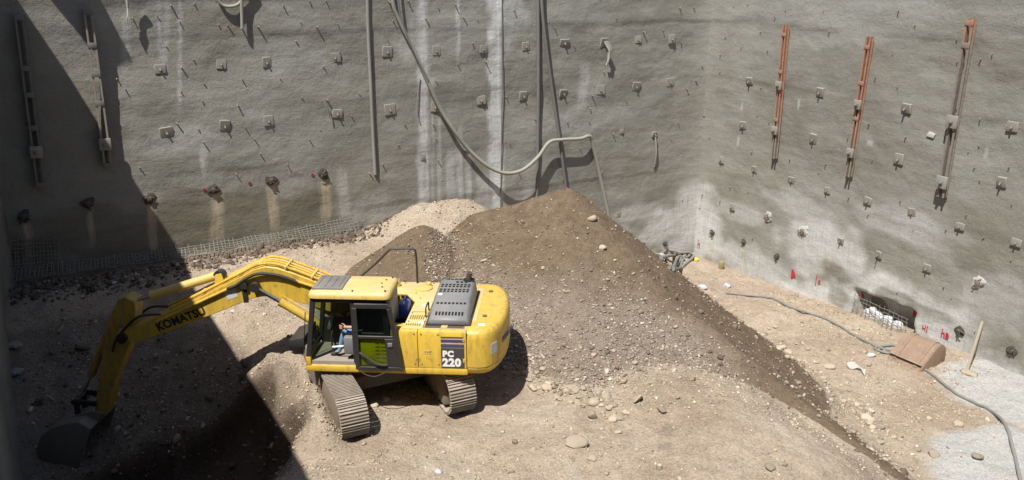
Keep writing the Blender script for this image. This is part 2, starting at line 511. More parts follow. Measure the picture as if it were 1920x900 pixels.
def build_wall(w, name, label, x0, x1, z0, z1, step, stain):
    nx, nz = int((x1 - x0) / step) + 1, int((z1 - z0) / step) + 1
    gx, gz = np.meshgrid(np.linspace(x0, x1, nx), np.linspace(z0, z1, nz))
    dy = -w.disp(gx, gz)
    co = np.stack([gx, dy, gz], -1).reshape(-1, 3)
    idx = np.arange(nx * nz).reshape(nz, nx)
    q = np.stack([idx[:-1, :-1], idx[:-1, 1:], idx[1:, 1:], idx[1:, :-1]], -1).reshape(-1, 4)
    # the block of wall behind the sprayed face
    back = np.array([[x0, 0.6, z0], [x1, 0.6, z0], [x1, 0.6, z1], [x0, 0.6, z1]])
    n0 = len(co)
    co = np.vstack([co, back])
    b0, b1, b2, b3 = n0, n0 + 1, n0 + 2, n0 + 3
    faces = [list(f) for f in q.tolist()]
    faces.append([b1, b0, b3, b2])
    faces.append([b0, b1] + idx[0, ::-1].tolist())
    faces.append([b2, b3] + idx[-1, :].tolist())
    faces.append([b3, b0] + idx[:, 0].tolist())
    faces.append([b1, b2] + idx[::-1, -1].tolist())
    me = bpy.data.meshes.new(name)
    me.from_pydata(co.tolist(), [], faces)
    me.polygons.foreach_set('use_smooth', [True] * len(q) + [False] * 5)
    me.materials.append(M['wall'])
    ca = me.color_attributes.new('stain', 'FLOAT_COLOR', 'POINT')
    rgba = np.zeros((len(co), 4), np.float32); rgba[:, 3] = 1
    if stain is not None:
        rgba[:n0, :3] = np.clip(stain(gx, gz), 0, 1).reshape(-1, 3)
    ca.data.foreach_set('color', rgba.ravel())
    o = link(name, me)
    o.location = w.o; o.rotation_euler = (0, 0, w.rot)
    tag(o, label, 'wall')
    return o

def streak(w, gx, gz, p0, p1, width, fall=0.35):
    (xa, za), (xb, zb) = w.px(*p0), w.px(*p1)
    t = np.clip((gz - za) / (zb - za), 0, 1)
    xc = xa + (xb - xa) * t
    n = fbm(gx * 3.1, gz * 0.35, 3, 21) * 0.12 + 0.30 * fbm(gx * 1.5, gz * 1.8, 3, 24)
    side = np.exp(-np.abs((gx - xc + n * width) / (width * 0.52)) ** 6) * (.72 + .28 * sstep(-.4, .4, fbm(gx * 9, gz * .6, 2, 25)))
    ends = sstep(min(za, zb) - fall, min(za, zb) + fall, gz) * (1 - sstep(max(za, zb) - 0.1, max(za, zb) + fall * 0.4, gz))
    return side * ends
def blob(w, gx, gz, p, rx, rz, seed=0, ragged=0.7):
    xa, za = w.px(*p)
    d = np.hypot((gx - xa) / rx, (gz - za) / rz) + ragged * fbm(gx * 1.1, gz * 1.3, 4, 31 + seed)
    return 1 - sstep(0.55, 1.15, d)

def joint_cracks(w, gx, gz, r):
    for zj, am in w.joints:
        zz = gz - zj - 0.10 * fbm(gx * 0.5, gx * 0 + zj, 3, 71)
        gate = sstep(-0.1, 0.3, fbm(gx * 0.6, gx * 0 + 3 * zj, 3, 73))
        np.maximum(r[..., 1], 0.32 * gate * np.exp(-((zz + .04) / 0.05) ** 2), out=r[..., 1])
def stain1(gx, gz):
    r = np.zeros(gx.shape + (3,))
    a = r[..., 0]
    big = [((793, -120), (793, 480), 0.34, 0.65), ((931, -140), (929, 470), 0.52, 0.95), ((905, 330), (905, 460), 0.5, 0.35), ((845, 280), (845, 440), 0.35, 0.35),
           ((862, 240), (862, 440), 0.2, 0.45), ((877, 290), (877, 440), 0.2, 0.4), ((823, 200), (823, 440), 0.12, 0.35), ((810, 150), (810, 400), 0.1, 0.3),
           ((340, -60), (336, 200), 0.1, 0.4), ((318, -60), (308, 150), 0.16, 0.25), ((297, -60), (300, 110), 0.1, 0.3), ((236, 20), (234, 130), 0.2, 0.3),
           ((382, 265), (382, 320), 0.16, 0.55), ((640, 320), (650, 420), 0.35, 0.3), ((858, -60), (858, 110), 0.09, 0.45), ((775, 30), (773, 120), 0.25, 0.2),
           ((1000, 300), (990, 400), 0.6, 0.2), ((1095, 120), (1090, 200), 0.4, 0.3)]
    for p0, p1, wd, s in big:
        np.maximum(a, s * streak(W1, gx, gz, p0, p1, wd), out=a)
    for p, rx, rz, s in [((1235, 440), 1.8, 0.9, 0.55), ((1290, 400), 0.9, 1.3, 0.5), ((960, 25), 0.6, 1.2, 0.35), ((760, 80), 0.5, 0.6, 0.22), ((330, 270), 1.2, 0.5, 0.2),
                         ((1185, 400), 1.2, 0.5, 0.3), ((700, 395), 0.9, 0.5, 0.2), ((600, 120), 1.8, 0.6, 0.12), ((1060, 230), 2.2, 0.8, 0.14)]:
        np.maximum(a, s * blob(W1, gx, gz, p, rx, rz, int(rx * 10)), out=a)
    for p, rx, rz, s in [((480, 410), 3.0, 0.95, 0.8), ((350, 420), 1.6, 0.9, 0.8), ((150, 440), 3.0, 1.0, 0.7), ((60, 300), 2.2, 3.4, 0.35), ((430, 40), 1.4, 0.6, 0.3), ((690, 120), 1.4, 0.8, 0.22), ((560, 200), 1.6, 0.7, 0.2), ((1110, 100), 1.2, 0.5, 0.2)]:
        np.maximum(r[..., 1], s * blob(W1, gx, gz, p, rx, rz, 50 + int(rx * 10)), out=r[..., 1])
    for (px, py, ln, wd) in [(405, 362, 85, 0.36), (511, 345, 85, 0.26), (609, 338, 75, 0.34), (285, 380, 95, 0.22), (170, 390, 70, 0.14), (52, 415, 90, 0.2)]:
        np.maximum(r[..., 2], 0.9 * streak(W1, gx, gz, (px, py), (px + 3, py + ln), wd, 0.18), out=r[..., 2])
    joint_cracks(W1, gx, gz, r)
    return r
def stain2(gx, gz):
    r = np.zeros(gx.shape + (3,))
    a = r[..., 0]
    for p, rx, rz, s in [((1312, 410), 1.0, 1.5, 0.5), ((1330, 440), 1.3, 1.2, 0.55), ((1420, 500), 2.0, 0.9, 0.5), ((1540, 470), 1.7, 1.1, 0.55), ((1530, 560), 1.7, 0.8, 0.7), ((1640, 540), 1.8, 0.7, 0.6), ((1730, 580), 1.8, 0.6, 0.55),
                         ((1780, 640), 1.3, 0.5, 0.6), ((1700, 430), 1.6, 0.7, 0.25), ((1390, 400), 1.4, 0.5, 0.3), ((1860, 560), 1.3, 1.0, 0.2), ((1560, 60), 1.8, 0.5, 0.08), ((1890, 690), 0.8, 0.5, 0.4), ((1480, 380), 1.4, 0.4, 0.25), ((1640, 20), 2.5, 0.5, 0.06)]:
        np.maximum(a, min(1, 1.08 * s) * blob(W2, gx, gz, p, rx, rz, 70 + int(px_hash(p))), out=a)
    for p0, p1, wd, s in [((1395, 185), (1393, 205), 0.05, 0.6), ((1500, 185), (1498, 205), 0.05, 0.5), ((1385, 255), (1384, 275), 0.04, 0.7), ((1847, 270), (1846, 310), 0.05, 0.5), ((1633, 262), (1633, 270), 0.2, 0.6), ((1340, 445), (1342, 500), 0.08, 0.4)]:
        np.maximum(a, s * streak(W2, gx, gz, p0, p1, wd, 0.1), out=a)
    for p, rx, rz, s in [((1560, 503), 0.75, 0.3, 0.75), ((1582, 520), 0.5, 0.22, 0.7), ((1570, 560), 0.4, 0.45, 0.6), ((1690, 562), 0.9, 0.26, 0.75), ((1745, 588), 1.1, 0.25, 0.65), ((1860, 650), 1.0, 0.7, 0.4),
                         ((1600, 120), 1.7, 0.6, 0.22), ((1760, 180), 1.8, 0.8, 0.25), ((1450, 230), 1.4, 0.5, 0.2), ((1880, 440), 1.8, 1.0, 0.28), ((1850, 120), 1.5, 0.9, 0.25)]:
        np.maximum(r[..., 1], s * blob(W2, gx, gz, p, rx, rz, 90 + int(px_hash(p)), 0.5), out=r[..., 1])
    for (px, py, ln, wd) in [(1398, 462, 50, 0.14), (1338, 442, 50, 0.1)]:
        np.maximum(r[..., 2], 0.7 * streak(W2, gx, gz, (px, py), (px, py + ln), wd, 0.18), out=r[..., 2])
    joint_cracks(W2, gx, gz, r)
    return r
def px_hash(p):
    return (p[0] * 7 + p[1] * 3) % 17
def stain3(gx, gz):
    r = np.zeros(gx.shape + (3,))
    r[..., 1] = 0.45 * sstep(-0.2, 0.4, fbm(gx * 0.5, gz * 0.7, 4, 61))
    return r

NICHE = (1655, 585)
nx_, nz_ = W2.px(*NICHE)
W2.holes.append((nx_, nz_ - 0.02, 1.05, 0.42, 0.62))

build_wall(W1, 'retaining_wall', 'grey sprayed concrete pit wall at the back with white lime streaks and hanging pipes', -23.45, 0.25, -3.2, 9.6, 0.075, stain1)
build_wall(W2, 'retaining_wall', 'grey sprayed concrete pit wall on the right, behind the rusty loose bucket', 0.0, 16.5, -3.2, 9.6, 0.075, stain2)
# the left wall runs towards the photographer; its top edge and an added slab throw the big shadow
o = build_wall(W3, 'retaining_wall', 'dark shaded pit wall at the extreme left edge, beyond the excavator arm', -24.0, 0.0, -3.2, 11.3, 0.25, stain3)
for v in o.data.vertices:                                          # its top steps down towards the photographer
    if v.co.z > 9.0:
        v.co.z = 9.0 + (v.co.z - 9.0) * (float(np.interp(-v.co.x, [0, 1.5, 3.0, 6.0, 9.5, 15, 24], [11.3, 11.15, 10.6, 9.95, 9.6, 9.8, 9.8])) - 9.0) / 2.3
W4 = Wall(Vector((0, -1.2, 0)), Vector((0, 1, 0)))  # near pit wall, carried up out of view to dim the sky light
build_wall(W4, 'retaining_wall', 'unseen wall behind the photographer, raised to block sky light', -15.0, 15.0, -3.2, 19.0, 0.3, stain3)

# ------------------------------------------------------------------ the ground
P0 = []
def gp(px, py, z):
    p = at_z(px, py, z); P0.append((p.x, p.y, z))
for q in [(5, 525, .55), (100, 515, .55), (335, 480, .6), (500, 458, .6), (670, 440, .55), (790, 415, .75), (430, 500, .45), (560, 470, .8), (610, 520, .4), (250, 560, .15), (100, 580, .15), (30, 565, .3),
          (300, 700, -.9), (250, 800, -1.7), (400, 800, -1.3), (350, 880, -1.3), (480, 790, -.6), (470, 640, .05), (400, 560, .3), (500, 880, -.6),
          (548, 690, .12), (510, 665, .2), (700, 740, 0), (860, 770, 0), (620, 850, 0), (800, 880, 0), (570, 600, .2), (1000, 890, .05), (1000, 770, .05),
          (1250, 690, .42), (1350, 735, .42), (1450, 785, .3), (1550, 835, .15), (1250, 850, .2), (1400, 890, .2), (1600, 880, -.0),
          (1310, 482, -2.05), (1450, 530, -1.95), (1600, 590, -1.9), (1750, 645, -1.8), (1920, 705, -1.75), (1720, 690, -1.9), (1500, 600, -1.95), (1400, 545, -1.95), (1330, 510, -2.0), (1800, 850, -1.8), (1900, 880, -1.8), (1640, 740, -1.95), (1900, 770, -1.8), (1700, 890, -1.75)]:
    gp(*q)
P0 += [(-1.2, 23.2, .95), (-1.1, 21.8, .6), (-9.9, 17.3, -2.1), (-10.6, 16.0, -2.0), (2, 28.5, -.3), (6.4, 24, -1.9), (5.2, 29, -1.7), (3.2, 17.5, .1), (0, 24.5, .2), (-2, 21, .3), (-13.5, 19.5, 0.1), (-12, 11, 0), (-6, 5, 0), (5, 5, 0), (14, 10, -1.8), (19, 14, -1.8), (10, 8, -1.2), (8.5, 12.5, -1.5), (0, -2, 0), (-10, -4, 0), (14, -2, -1)]
P0 = np.array(P0)
def _tps_k(d2):
    return np.where(d2 > 1e-9, 0.5 * d2 * np.log(np.maximum(d2, 1e-9)), 0)
def _tps():
    k = len(P0)
    d2 = ((P0[:, None, :2] - P0[None, :, :2]) ** 2).sum(-1)
    A = np.zeros((k + 3, k + 3))
    A[:k, :k] = _tps_k(d2) + 0.35 * np.eye(k)
    A[:k, k] = 1; A[:k, k + 1:] = P0[:, :2]; A[k, :k] = 1; A[k + 1:, :k] = P0[:, :2].T
    return np.linalg.solve(A, np.concatenate([P0[:, 2], np.zeros(3)]))
TW = _tps()
def base_z(x, y):
    sh = np.shape(x)
    x = np.ravel(x).astype(float); y = np.ravel(y).astype(float)
    out = np.empty_like(x)
    for i in range(0, len(x), 20000):
        a, b = x[i:i + 20000], y[i:i + 20000]
        d2 = (a[:, None] - P0[None, :, 0]) ** 2 + (b[:, None] - P0[None, :, 1]) ** 2
        out[i:i + 20000] = _tps_k(d2) @ TW[:-3] + TW[-3] + TW[-2] * a + TW[-1] * b
    return out.reshape(sh)
RIDGE = [(-1.0, 23.6, 2.0), (0.1, 23.4, 2.3), (1.55, 23.2, 2.85), (3.75, 19.4, 1.15), (6.05, 16.6, 0.05), (7.15, 14.9, -.42), (7.5, 14.2, -.9)]
_rs = []
for a, b in zip(RIDGE, RIDGE[1:]):
    for t in np.linspace(0, 1, 12, endpoint=False):
        _rs.append([a[i] + (b[i] - a[i]) * t for i in range(3)])
_rs = np.array(_rs + [RIDGE[-1]])
_ang = np.radians([-180, -135, -90, -45, 0, 45, 90, 135, 180])
_slo = np.array([1.15, .80, .38, .50, .82, .84, .7, .8, 1.0])
def mound_z(x, y):
    sh = np.shape(x)
    x = np.ravel(x).astype(float); y = np.ravel(y).astype(float)
    best = np.full(x.shape, -99.0)
    for rx, ry, rz in _rs:
        dx, dy = x - rx, y - ry
        d = np.hypot(dx, dy)
        s = np.interp(np.arctan2(dy, dx), _ang, _slo)
        dd = np.sqrt(d * d + 0.03) - 0.17
        best = np.maximum(best, rz - s * dd)
    dx, dy = x + 2.45, y - 22.7                                   # the small dark heap behind the excavator
    d = np.hypot(dx, dy)
    small = 1.9 - np.interp(np.arctan2(dy, dx), np.radians([-180, -90, 0, 90, 180]), [.72, .62, 1.0, .8, .72]) * (np.sqrt(d * d + 0.12) - 0.35)
    return best.reshape(sh), small.reshape(sh)
def smax(a, b, k=0.18):
    h = np.clip(0.5 + 0.5 * (a - b) / k, 0, 1)
    return b + (a - b) * h + k * h * (1 - h)
def hole_r(x, y):
    return np.hypot((x + 7.2) / 2.75, (y - 15.0) / 2.6) + 0.26 * fbm(np.asarray(x) * 0.9, np.asarray(y) * 0.9, 4, 23)
HEAPS = [(-5.3, 17.0, .5, .55), (-4.3, 16.0, .35, .5), (-3.9, 14.9, .2, .4), (-5.7, 17.6, .35, .7), (-4.2, 14.5, .28, .6), (-4.1, 13.0, .30, .7), (-5.0, 19.2, .3, .9), (-6.6, 20.2, .3, .8), (-3.2, 12.6, .18, .6), (-3.6, 19.9, .22, .8), (-8.6, 21.3, .3, .9),
         (9.2, 22.5, .18, .9), (8.0, 25.0, .2, 1.0), (10.4, 19.4, .15, .8), (3.9, 13.2, .16, 1.0), (1.2, 14.6, .10, .8), (11.5, 18.0, .14, .6)]
def ground_parts(x, y):
    x = np.asarray(x, float); y = np.asarray(y, float)
    b = base_z(x, y)
    # pale heap lying against the back wall
    hx, hy = x + 2.2, y - 26.0
    b = b + 0.85 * np.exp(-((hx / 2.0) ** 2 + (hy / 0.9) ** 2)) + 0.45 * np.exp(-(((x + 0.6) / 1.5) ** 2 + ((y - 26.3) / 0.9) ** 2))
    # the ledge left of the tracks: a step down into the dug hole
    m, s = mound_z(x, y)
    m = m + 0.06 * fbm(x * 0.8, y * 0.8, 4, 41) + 0.08 * fbm(x * 0.33, y * 0.33, 2, 44) + 0.03 * fbm(x * 3.1, y * 3.1, 3, 46)
    s = s + 0.06 * fbm(x * 1.1, y * 1.1, 3, 42)
    big = fbm(x * 0.45, y * 0.45, 4, 1)
    rough = 0.13 * big + 0.085 * fbm(x * 1.3, y * 1.3, 4, 2) + 0.045 * fbm(x * 4.2, y * 4.2, 2, 3)
    clod = np.exp(-((y - (25.9 + 0.466 * (x + 5))) / 0.9) ** 2) * (x < -3.5)
    hole = sstep(0.1, -0.6, b)*(x < 0)
    b = b - 0.75 * (1 - sstep(0.80, 1.04, hole_r(x, y)))
    for (hx, hy, hh, hr) in HEAPS:
        b = b + hh * np.exp(-(((x - hx) ** 2 + (y - hy) ** 2) / hr ** 2)) * (1 + .5 * fbm(x * 1.7, y * 1.7, 3, 19))
    rough = rough + (0.10 * clod + 0.06 * hole) * fbm(x * 3.2, y * 3.2, 3, 8)
    return b, m, s, rough
def height(x, y):
    b, m, s, rough = ground_parts(x, y)
    z = smax(smax(b + rough, m + 0.25 * rough), s + 0.25 * rough, 0.12)
    # flat bed under the tracks
    d = np.hypot(np.asarray(x, float) + 2.3, np.asarray(y, float) - 15.9)
    k = 1 - sstep(1.6, 3.0, d)
    z = z * (1 - k) + np.minimum(z, 0.02 + 0.35 * rough) * k
    # soil pushed up along the outside of the left track
    ax, ay, bx, by = -4.12, 15.9, -3.50, 14.45
    px_, py_ = np.asarray(x, float) - ax, np.asarray(y, float) - ay
    ex, ey = bx - ax, by - ay
    t = np.clip((px_ * ex + py_ * ey) / (ex * ex + ey * ey), 0, 1)
    dd = np.hypot(px_ - t * ex, py_ - t * ey)
    return z + (0.62 - 0.36 * t) * np.exp(-(dd / 0.27) ** 2) * (1 + .6 * fbm(np.asarray(x) * 2.2, np.asarray(y) * 2.2, 3, 14))
def hz(x, y):
    return float(height(np.array([x]), np.array([y]))[0])
def on_ground(px, py, up=0.0):
    r = ray(px, py)
    ts = np.linspace(12, 40, 900)
    xs, ys, zs = r.x * ts, r.y * ts, CAM_H + r.z * ts
    below = np.nonzero(zs <= height(xs, ys))[0]
    i = below[0] if len(below) else len(ts) - 1
    return Vector((xs[i], ys[i], hz(xs[i], ys[i]) + up))

def build_ground():
    xs = np.concatenate([np.arange(-26, -15, 0.5), np.arange(-15, 15.2, 0.075), np.arange(15.6, 27, 0.5)])
    ys = np.concatenate([np.arange(-6, 11.5, 0.5), np.arange(11.5, 33.2, 0.075), np.arange(33.6, 36, 0.6)])
    gx, gy = np.meshgrid(xs, ys)
    b, m, s, rough = ground_parts(gx, gy)
    gz = height(gx, gy)
    ny, nx = gx.shape
    co = np.stack([gx, gy, gz], -1).reshape(-1, 3).astype(np.float32)
    idx = np.arange(nx * ny).reshape(ny, nx)
    q = np.stack([idx[:-1, :-1], idx[:-1, 1:], idx[1:, 1:], idx[1:, :-1]], -1).reshape(-1, 4).astype(np.int32)
    me = bpy.data.meshes.new('ground')
    me.vertices.add(len(co)); me.vertices.foreach_set('co', co.ravel())
    me.loops.add(q.size); me.loops.foreach_set('vertex_index', q.ravel())
    me.polygons.add(len(q)); me.polygons.foreach_set('loop_start', np.arange(0, q.size, 4, dtype=np.int32))
    me.polygons.foreach_set('use_smooth', np.ones(len(q), bool))
    me.update(calc_edges=True)
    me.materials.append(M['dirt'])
    soil = np.zeros((ny, nx, 4), np.float32); soil[..., 3] = 1
    dark = np.maximum(sstep(-0.05, 0.16, m - b - 0.06), sstep(-0.02, 0.16, s - b - 0.03))
    dark = np.maximum(dark, 0.95 * sstep(0.3, -0.35, b) * (gx < -3) * sstep(-3, -5, gx))           # dug brown soil, spread wider to deepen the hole's shade
    wl = np.abs((gy - (26.1 + 0.466 * (gx + 5)))) 
    dark = np.maximum(dark, 0.62 * (1 - sstep(0.7, 1.5, wl)) * (gx < -4.6))                       # rubble along the wall foot
    for (cx, cy, r_, a_) in [(-3.9, 22.6, 1.2, .55), (-5.2, 16.6, 1.2, .5), (-4.9, 15.2, .8, .6), (-4.6, 18.3, 1.3, .42), (3.0, 14.6, .35, .55), (2.9, 14.1, .3, .5), (-1.2, 20.8, 1.2, .45)]:
        dark = np.maximum(dark, a_ * (1 - sstep(0.4, 1.1, np.hypot(gx - cx, gy - cy) / r_)))
    soil[..., 0] = dark
    # gravelly on the front face, fine brown soil on the flank that faces right and at the peak
    front = sstep(0.2, -1.3, (gx - 1.6) * 0.838 + (gy - 23.2) * 0.546 + 0.9 * fbm(gx * 0.5, gy * 0.5, 3, 77))
    low = 1 - sstep(0.5, 1.7, gz + 0.6 * fbm(gx * 0.6, gy * 0.6, 3, 78))
    soil[..., 1] = np.clip(front * low * 1.2, 0, 1) * (1 - sstep(-.3, .1, s - np.maximum(m, b)))
    d = np.minimum(np.hypot((gx - 11.6) / 2.6, (gy - 16.4) / 2.2), np.hypot((gx - 12.9) / 1.7, (gy - 20.0) / 2.4))
    soil[..., 2] = np.maximum(0.85 * (1 - sstep(0.5, 1.15, d + 0.25 * fbm(gx * 0.9, gy * 0.9, 3, 81))), 0.4 * np.exp(-(((gx - 1.2) / 0.5) ** 2 + ((gy - 13.4) / 0.5) ** 2)))
    ca = me.color_attributes.new('soil', 'FLOAT_COLOR', 'POINT')
    ca.data.foreach_set('color', soil.ravel())
    darkened = 1.9 * (1 - sstep(0.75, 1.25, hole_r(gx, gy)))  # painted shade: mask that darkens the soil inside the dug hole
    da = me.attributes.new('darkened', 'FLOAT', 'POINT')
    da.data.foreach_set('value', darkened.astype(np.float32).ravel())
    o = link('ground', me)
    tag(o, 'bare sandy floor of the pit with a big brown soil mound', None, None, 'structure')
    return o
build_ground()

# ------------------------------------------------------------------ loose stones
def ico():
    bm = bmesh.new()
    bmesh.ops.create_icosphere(bm, subdivisions=1, radius=1)
    v = np.array([p.co[:] for p in bm.verts]); f = np.array([[q.index for q in t.verts] for t in bm.faces])
    bm.free()
    return v, f
ICO_V, ICO_F = ico()
def stones(name, label, x, y, size, tint, flat=0.6):
    n = len(x)
    z = height(x, y)
    k = len(ICO_V)
    v = ICO_V[None] * (1 + 0.28 * RNG.standard_normal((n, k, 1)).clip(-1.4, 1.4))
    v = v * np.stack([RNG.uniform(.7, 1.5, n), RNG.uniform(.55, 1.0, n), RNG.uniform(flat - .25, flat + .2, n)], -1)[:, None]
    a = RNG.uniform(0, 6.283, n); tl = RNG.normal(0, 0.35, n)
    ct, s_ = np.cos(tl), np.sin(tl)
    v = np.stack([v[..., 0] * ct[:, None] - v[..., 2] * s_[:, None], v[..., 1], v[..., 0] * s_[:, None] + v[..., 2] * ct[:, None]], -1)
    ca, sa = np.cos(a), np.sin(a)
    v = np.stack([v[..., 0] * ca[:, None] - v[..., 1] * sa[:, None], v[..., 0] * sa[:, None] + v[..., 1] * ca[:, None], v[..., 2]], -1)
    v = v * size[:, None, None] + np.stack([x, y, z + size * 0.22], -1)[:, None]
    f = (ICO_F[None] + (np.arange(n) * k)[:, None, None]).reshape(-1, 3).astype(np.int32)
    me = bpy.data.meshes.new(name)
    v = v.reshape(-1, 3).astype(np.float32)
    me.vertices.add(len(v)); me.vertices.foreach_set('co', v.ravel())
    me.loops.add(f.size); me.loops.foreach_set('vertex_index', f.ravel())
    me.polygons.add(len(f)); me.polygons.foreach_set('loop_start', np.arange(0, f.size, 3, dtype=np.int32))
    me.update(calc_edges=True)
    me.materials.append(M['gravel'])
    at = me.color_attributes.new('tint', 'FLOAT_COLOR', 'POINT')
    c = np.ones((n, k, 4), np.float32); c[..., :3] = tint[:, None, :]
    at.data.foreach_set('color', c.ravel())
    o = link(name, me)
    return tag(o, label, None, None, 'stuff')
def tints(n, col, spread=0.28, pale=0.15):
    t = np.array(col)[None] * np.exp(RNG.normal(0, spread, (n, 1)))
    t = t * (1 + RNG.normal(0, 0.022, (n, 3)))
    p = RNG.random(n) < pale
    t[p] = np.array((0.49, 0.43, 0.355)) * RNG.uniform(0.8, 1.15, (p.sum(), 1))
    return np.clip(t, 0.03, 0.75)
def inside(x, y):
    p = np.stack([x - CORNER.x, y - CORNER.y], -1)
    l = np.stack([x - LEFT.x, y - LEFT.y], -1)
    ok = (p @ np.array(N1[:2]) > 0.35) & (p @ np.array(N2[:2]) > 0.35) & (l @ np.array(N3[:2]) > 0.2)
    return ok
def scatter(n, dens, x0=-14, x1=14.5, y0=11.8, y1=31):
    x = RNG.uniform(x0, x1, n); y = RNG.uniform(y0, y1, n)
    b, m, s, rough = ground_parts(x, y)
    keep = inside(x, y) & (RNG.random(n) < dens(x, y, b, m, s)) & (np.abs(x) < 0.62 * (0.95 * y + 3.2))
    return x[keep], y[keep]
onm = lambda b, m: sstep(-0.1, 0.12, m - b)
# chips in the soil of the mound: thick towards its foot, thin on the flank
def d1(x, y, b, m, s):
    front = sstep(0.0, -1.4, (x - 1.6) * 0.838 + (y - 23.2) * 0.546)
    low = 1 - sstep(0.4, 2.2, m)
    return onm(b, m) * np.clip((0.035 + 0.965 * front * low ** 1.2) * (0.55 + 0.6 * fbm(x * 0.7, y * 0.7, 3, 91)), 0.02, 1)
x, y = scatter(105000, d1, -4, 9, 14, 25)
stones('gravel', 'small pale stone chips bedded in the brown soil of the big mound', x, y, RNG.lognormal(math.log(0.0185), 0.42, len(x)) * (1 + .3 * (1 - sstep(0.0, 0.9, mound_z(x, y)[0]))), tints(len(x), (0.29, 0.24, 0.19), 0.28, 0.14))
def d2(x, y, b, m, s):
    k = np.clip(0.45 + 0.9 * fbm(x * 0.5, y * 0.5, 3, 95), 0.03, 1)
    slab = np.minimum(np.hypot((x - 11.6) / 2.6, (y - 16.4) / 2.2), np.hypot((x - 13.1) / 1.6, (y - 19.4) / 1.6))
    return k * (1 - 0.985 * onm(b, m)) * (.08 + .92 * sstep(.8, 1.15, slab)) * (1 - .85 * (1 - sstep(.8, 1.2, hole_r(x, y))))
x, y = scatter(130000, d2)
stones('gravel', 'fine pale grit and pebbles strewn over the sandy pit floor', x, y, RNG.lognormal(math.log(0.0155), 0.5, len(x)), tints(len(x), (0.40, 0.325, 0.24), 0.25, 0.12))
def d3(x, y, b, m, s):
    e = np.exp(-(((m - b) + 0.02) / 0.15) ** 2) * np.where(x > 3.2, np.where(b > -0.5, 0.05, 0.55), 1)
    return e * np.clip(0.55 + 0.7 * fbm(x * 0.6, y * 0.6, 3, 97), 0, 1)
x, y = scatter(13000, d3, -2, 9.5, 13, 24)
stones('gravel', 'loose stones rolled down to the foot of the mound', x, y, RNG.lognormal(math.log(0.033), 0.45, len(x)), tints(len(x), (0.36, 0.29, 0.215), 0.25, 0.1))
def d4(x, y, b, m, s):
    wl = np.abs(y - (25.7 + 0.466 * (x + 5)))
    return (x < -3.8) * (1 - sstep(0.3, 1.3, wl)) + 0.08 * (x < -4) * sstep(0, -0.6, b)
x, y = scatter(40000, d4, -14, -3, 12, 28)
stones('gravel', 'brown clods and broken rubble along the foot of the back wall', x, y, RNG.lognormal(math.log(0.030), 0.55, len(x)), tints(len(x), (0.13, 0.095, 0.07), 0.35, 0.03), 0.8)

x, y = scatter(4500, lambda x, y, b, m, s: np.maximum(onm(b, m), onm(b, s)) * np.clip(.3 + .8 * fbm(x * .6, y * .6, 3, 101), 0, 1), -4, 9, 14, 25)
stones('soil_clods', 'brown earth clods lying on the flanks of the soil mound', x, y, RNG.lognormal(math.log(0.024), 0.5, len(x)), tints(len(x), (0.165, 0.118, 0.08), 0.2, 0.0), 0.8)

# single rocks: five shapes, copied
ROCKS = []
for k in range(6):
    bm = bmesh.new()
    bmesh.ops.create_icosphere(bm, subdivisions=3, radius=1)
    rr = random.Random(k)
    ax = Vector((rr.uniform(.85, 1.25), rr.uniform(.7, 1.0), rr.uniform(.5, .75)))
    cuts = [(Vector((rr.gauss(0, 1), rr.gauss(0, 1), rr.gauss(0, 1))).normalized(), rr.uniform(.55, .85)) for _ in range(9)]
    for v in bm.verts:
        p = v.co.copy()
        for nrm, d in cuts:
            e = p.dot(nrm) - d
            if e > 0:
                p -= nrm * e * 0.92
        w_ = float(fbm(np.array([p.x * 2.2 + k * 9]), np.array([p.y * 2.2 + p.z * 1.7]), 3, k)[0])
        p *= 1 + 0.12 * w_
        v.co = Vector((p.x * ax.x, p.y * ax.y, p.z * ax.z))
    me = bpy.data.meshes.new('rock')
    for f in bm.faces:
        f.smooth = True
    for e in bm.edges:
        e.smooth = e.calc_face_angle(0) < R(16)
    bm.to_mesh(me); bm.free()
    me.materials.append(M['rock'])
    ROCKS.append(me)
def rock(p, size, label, group=None, k=None, rz=None):
    o = link('rock', ROCKS[random.randrange(6) if k is None else k])
    o.scale = (size,) * 3
    o.location = (p.x, p.y, p.z + size * 0.22)
    o.rotation_euler = (random.uniform(-.3, .3), random.uniform(-.3, .3), random.uniform(0, 6.28) if rz is None else rz)
    tag(o, label, 'rock', group)
    return o
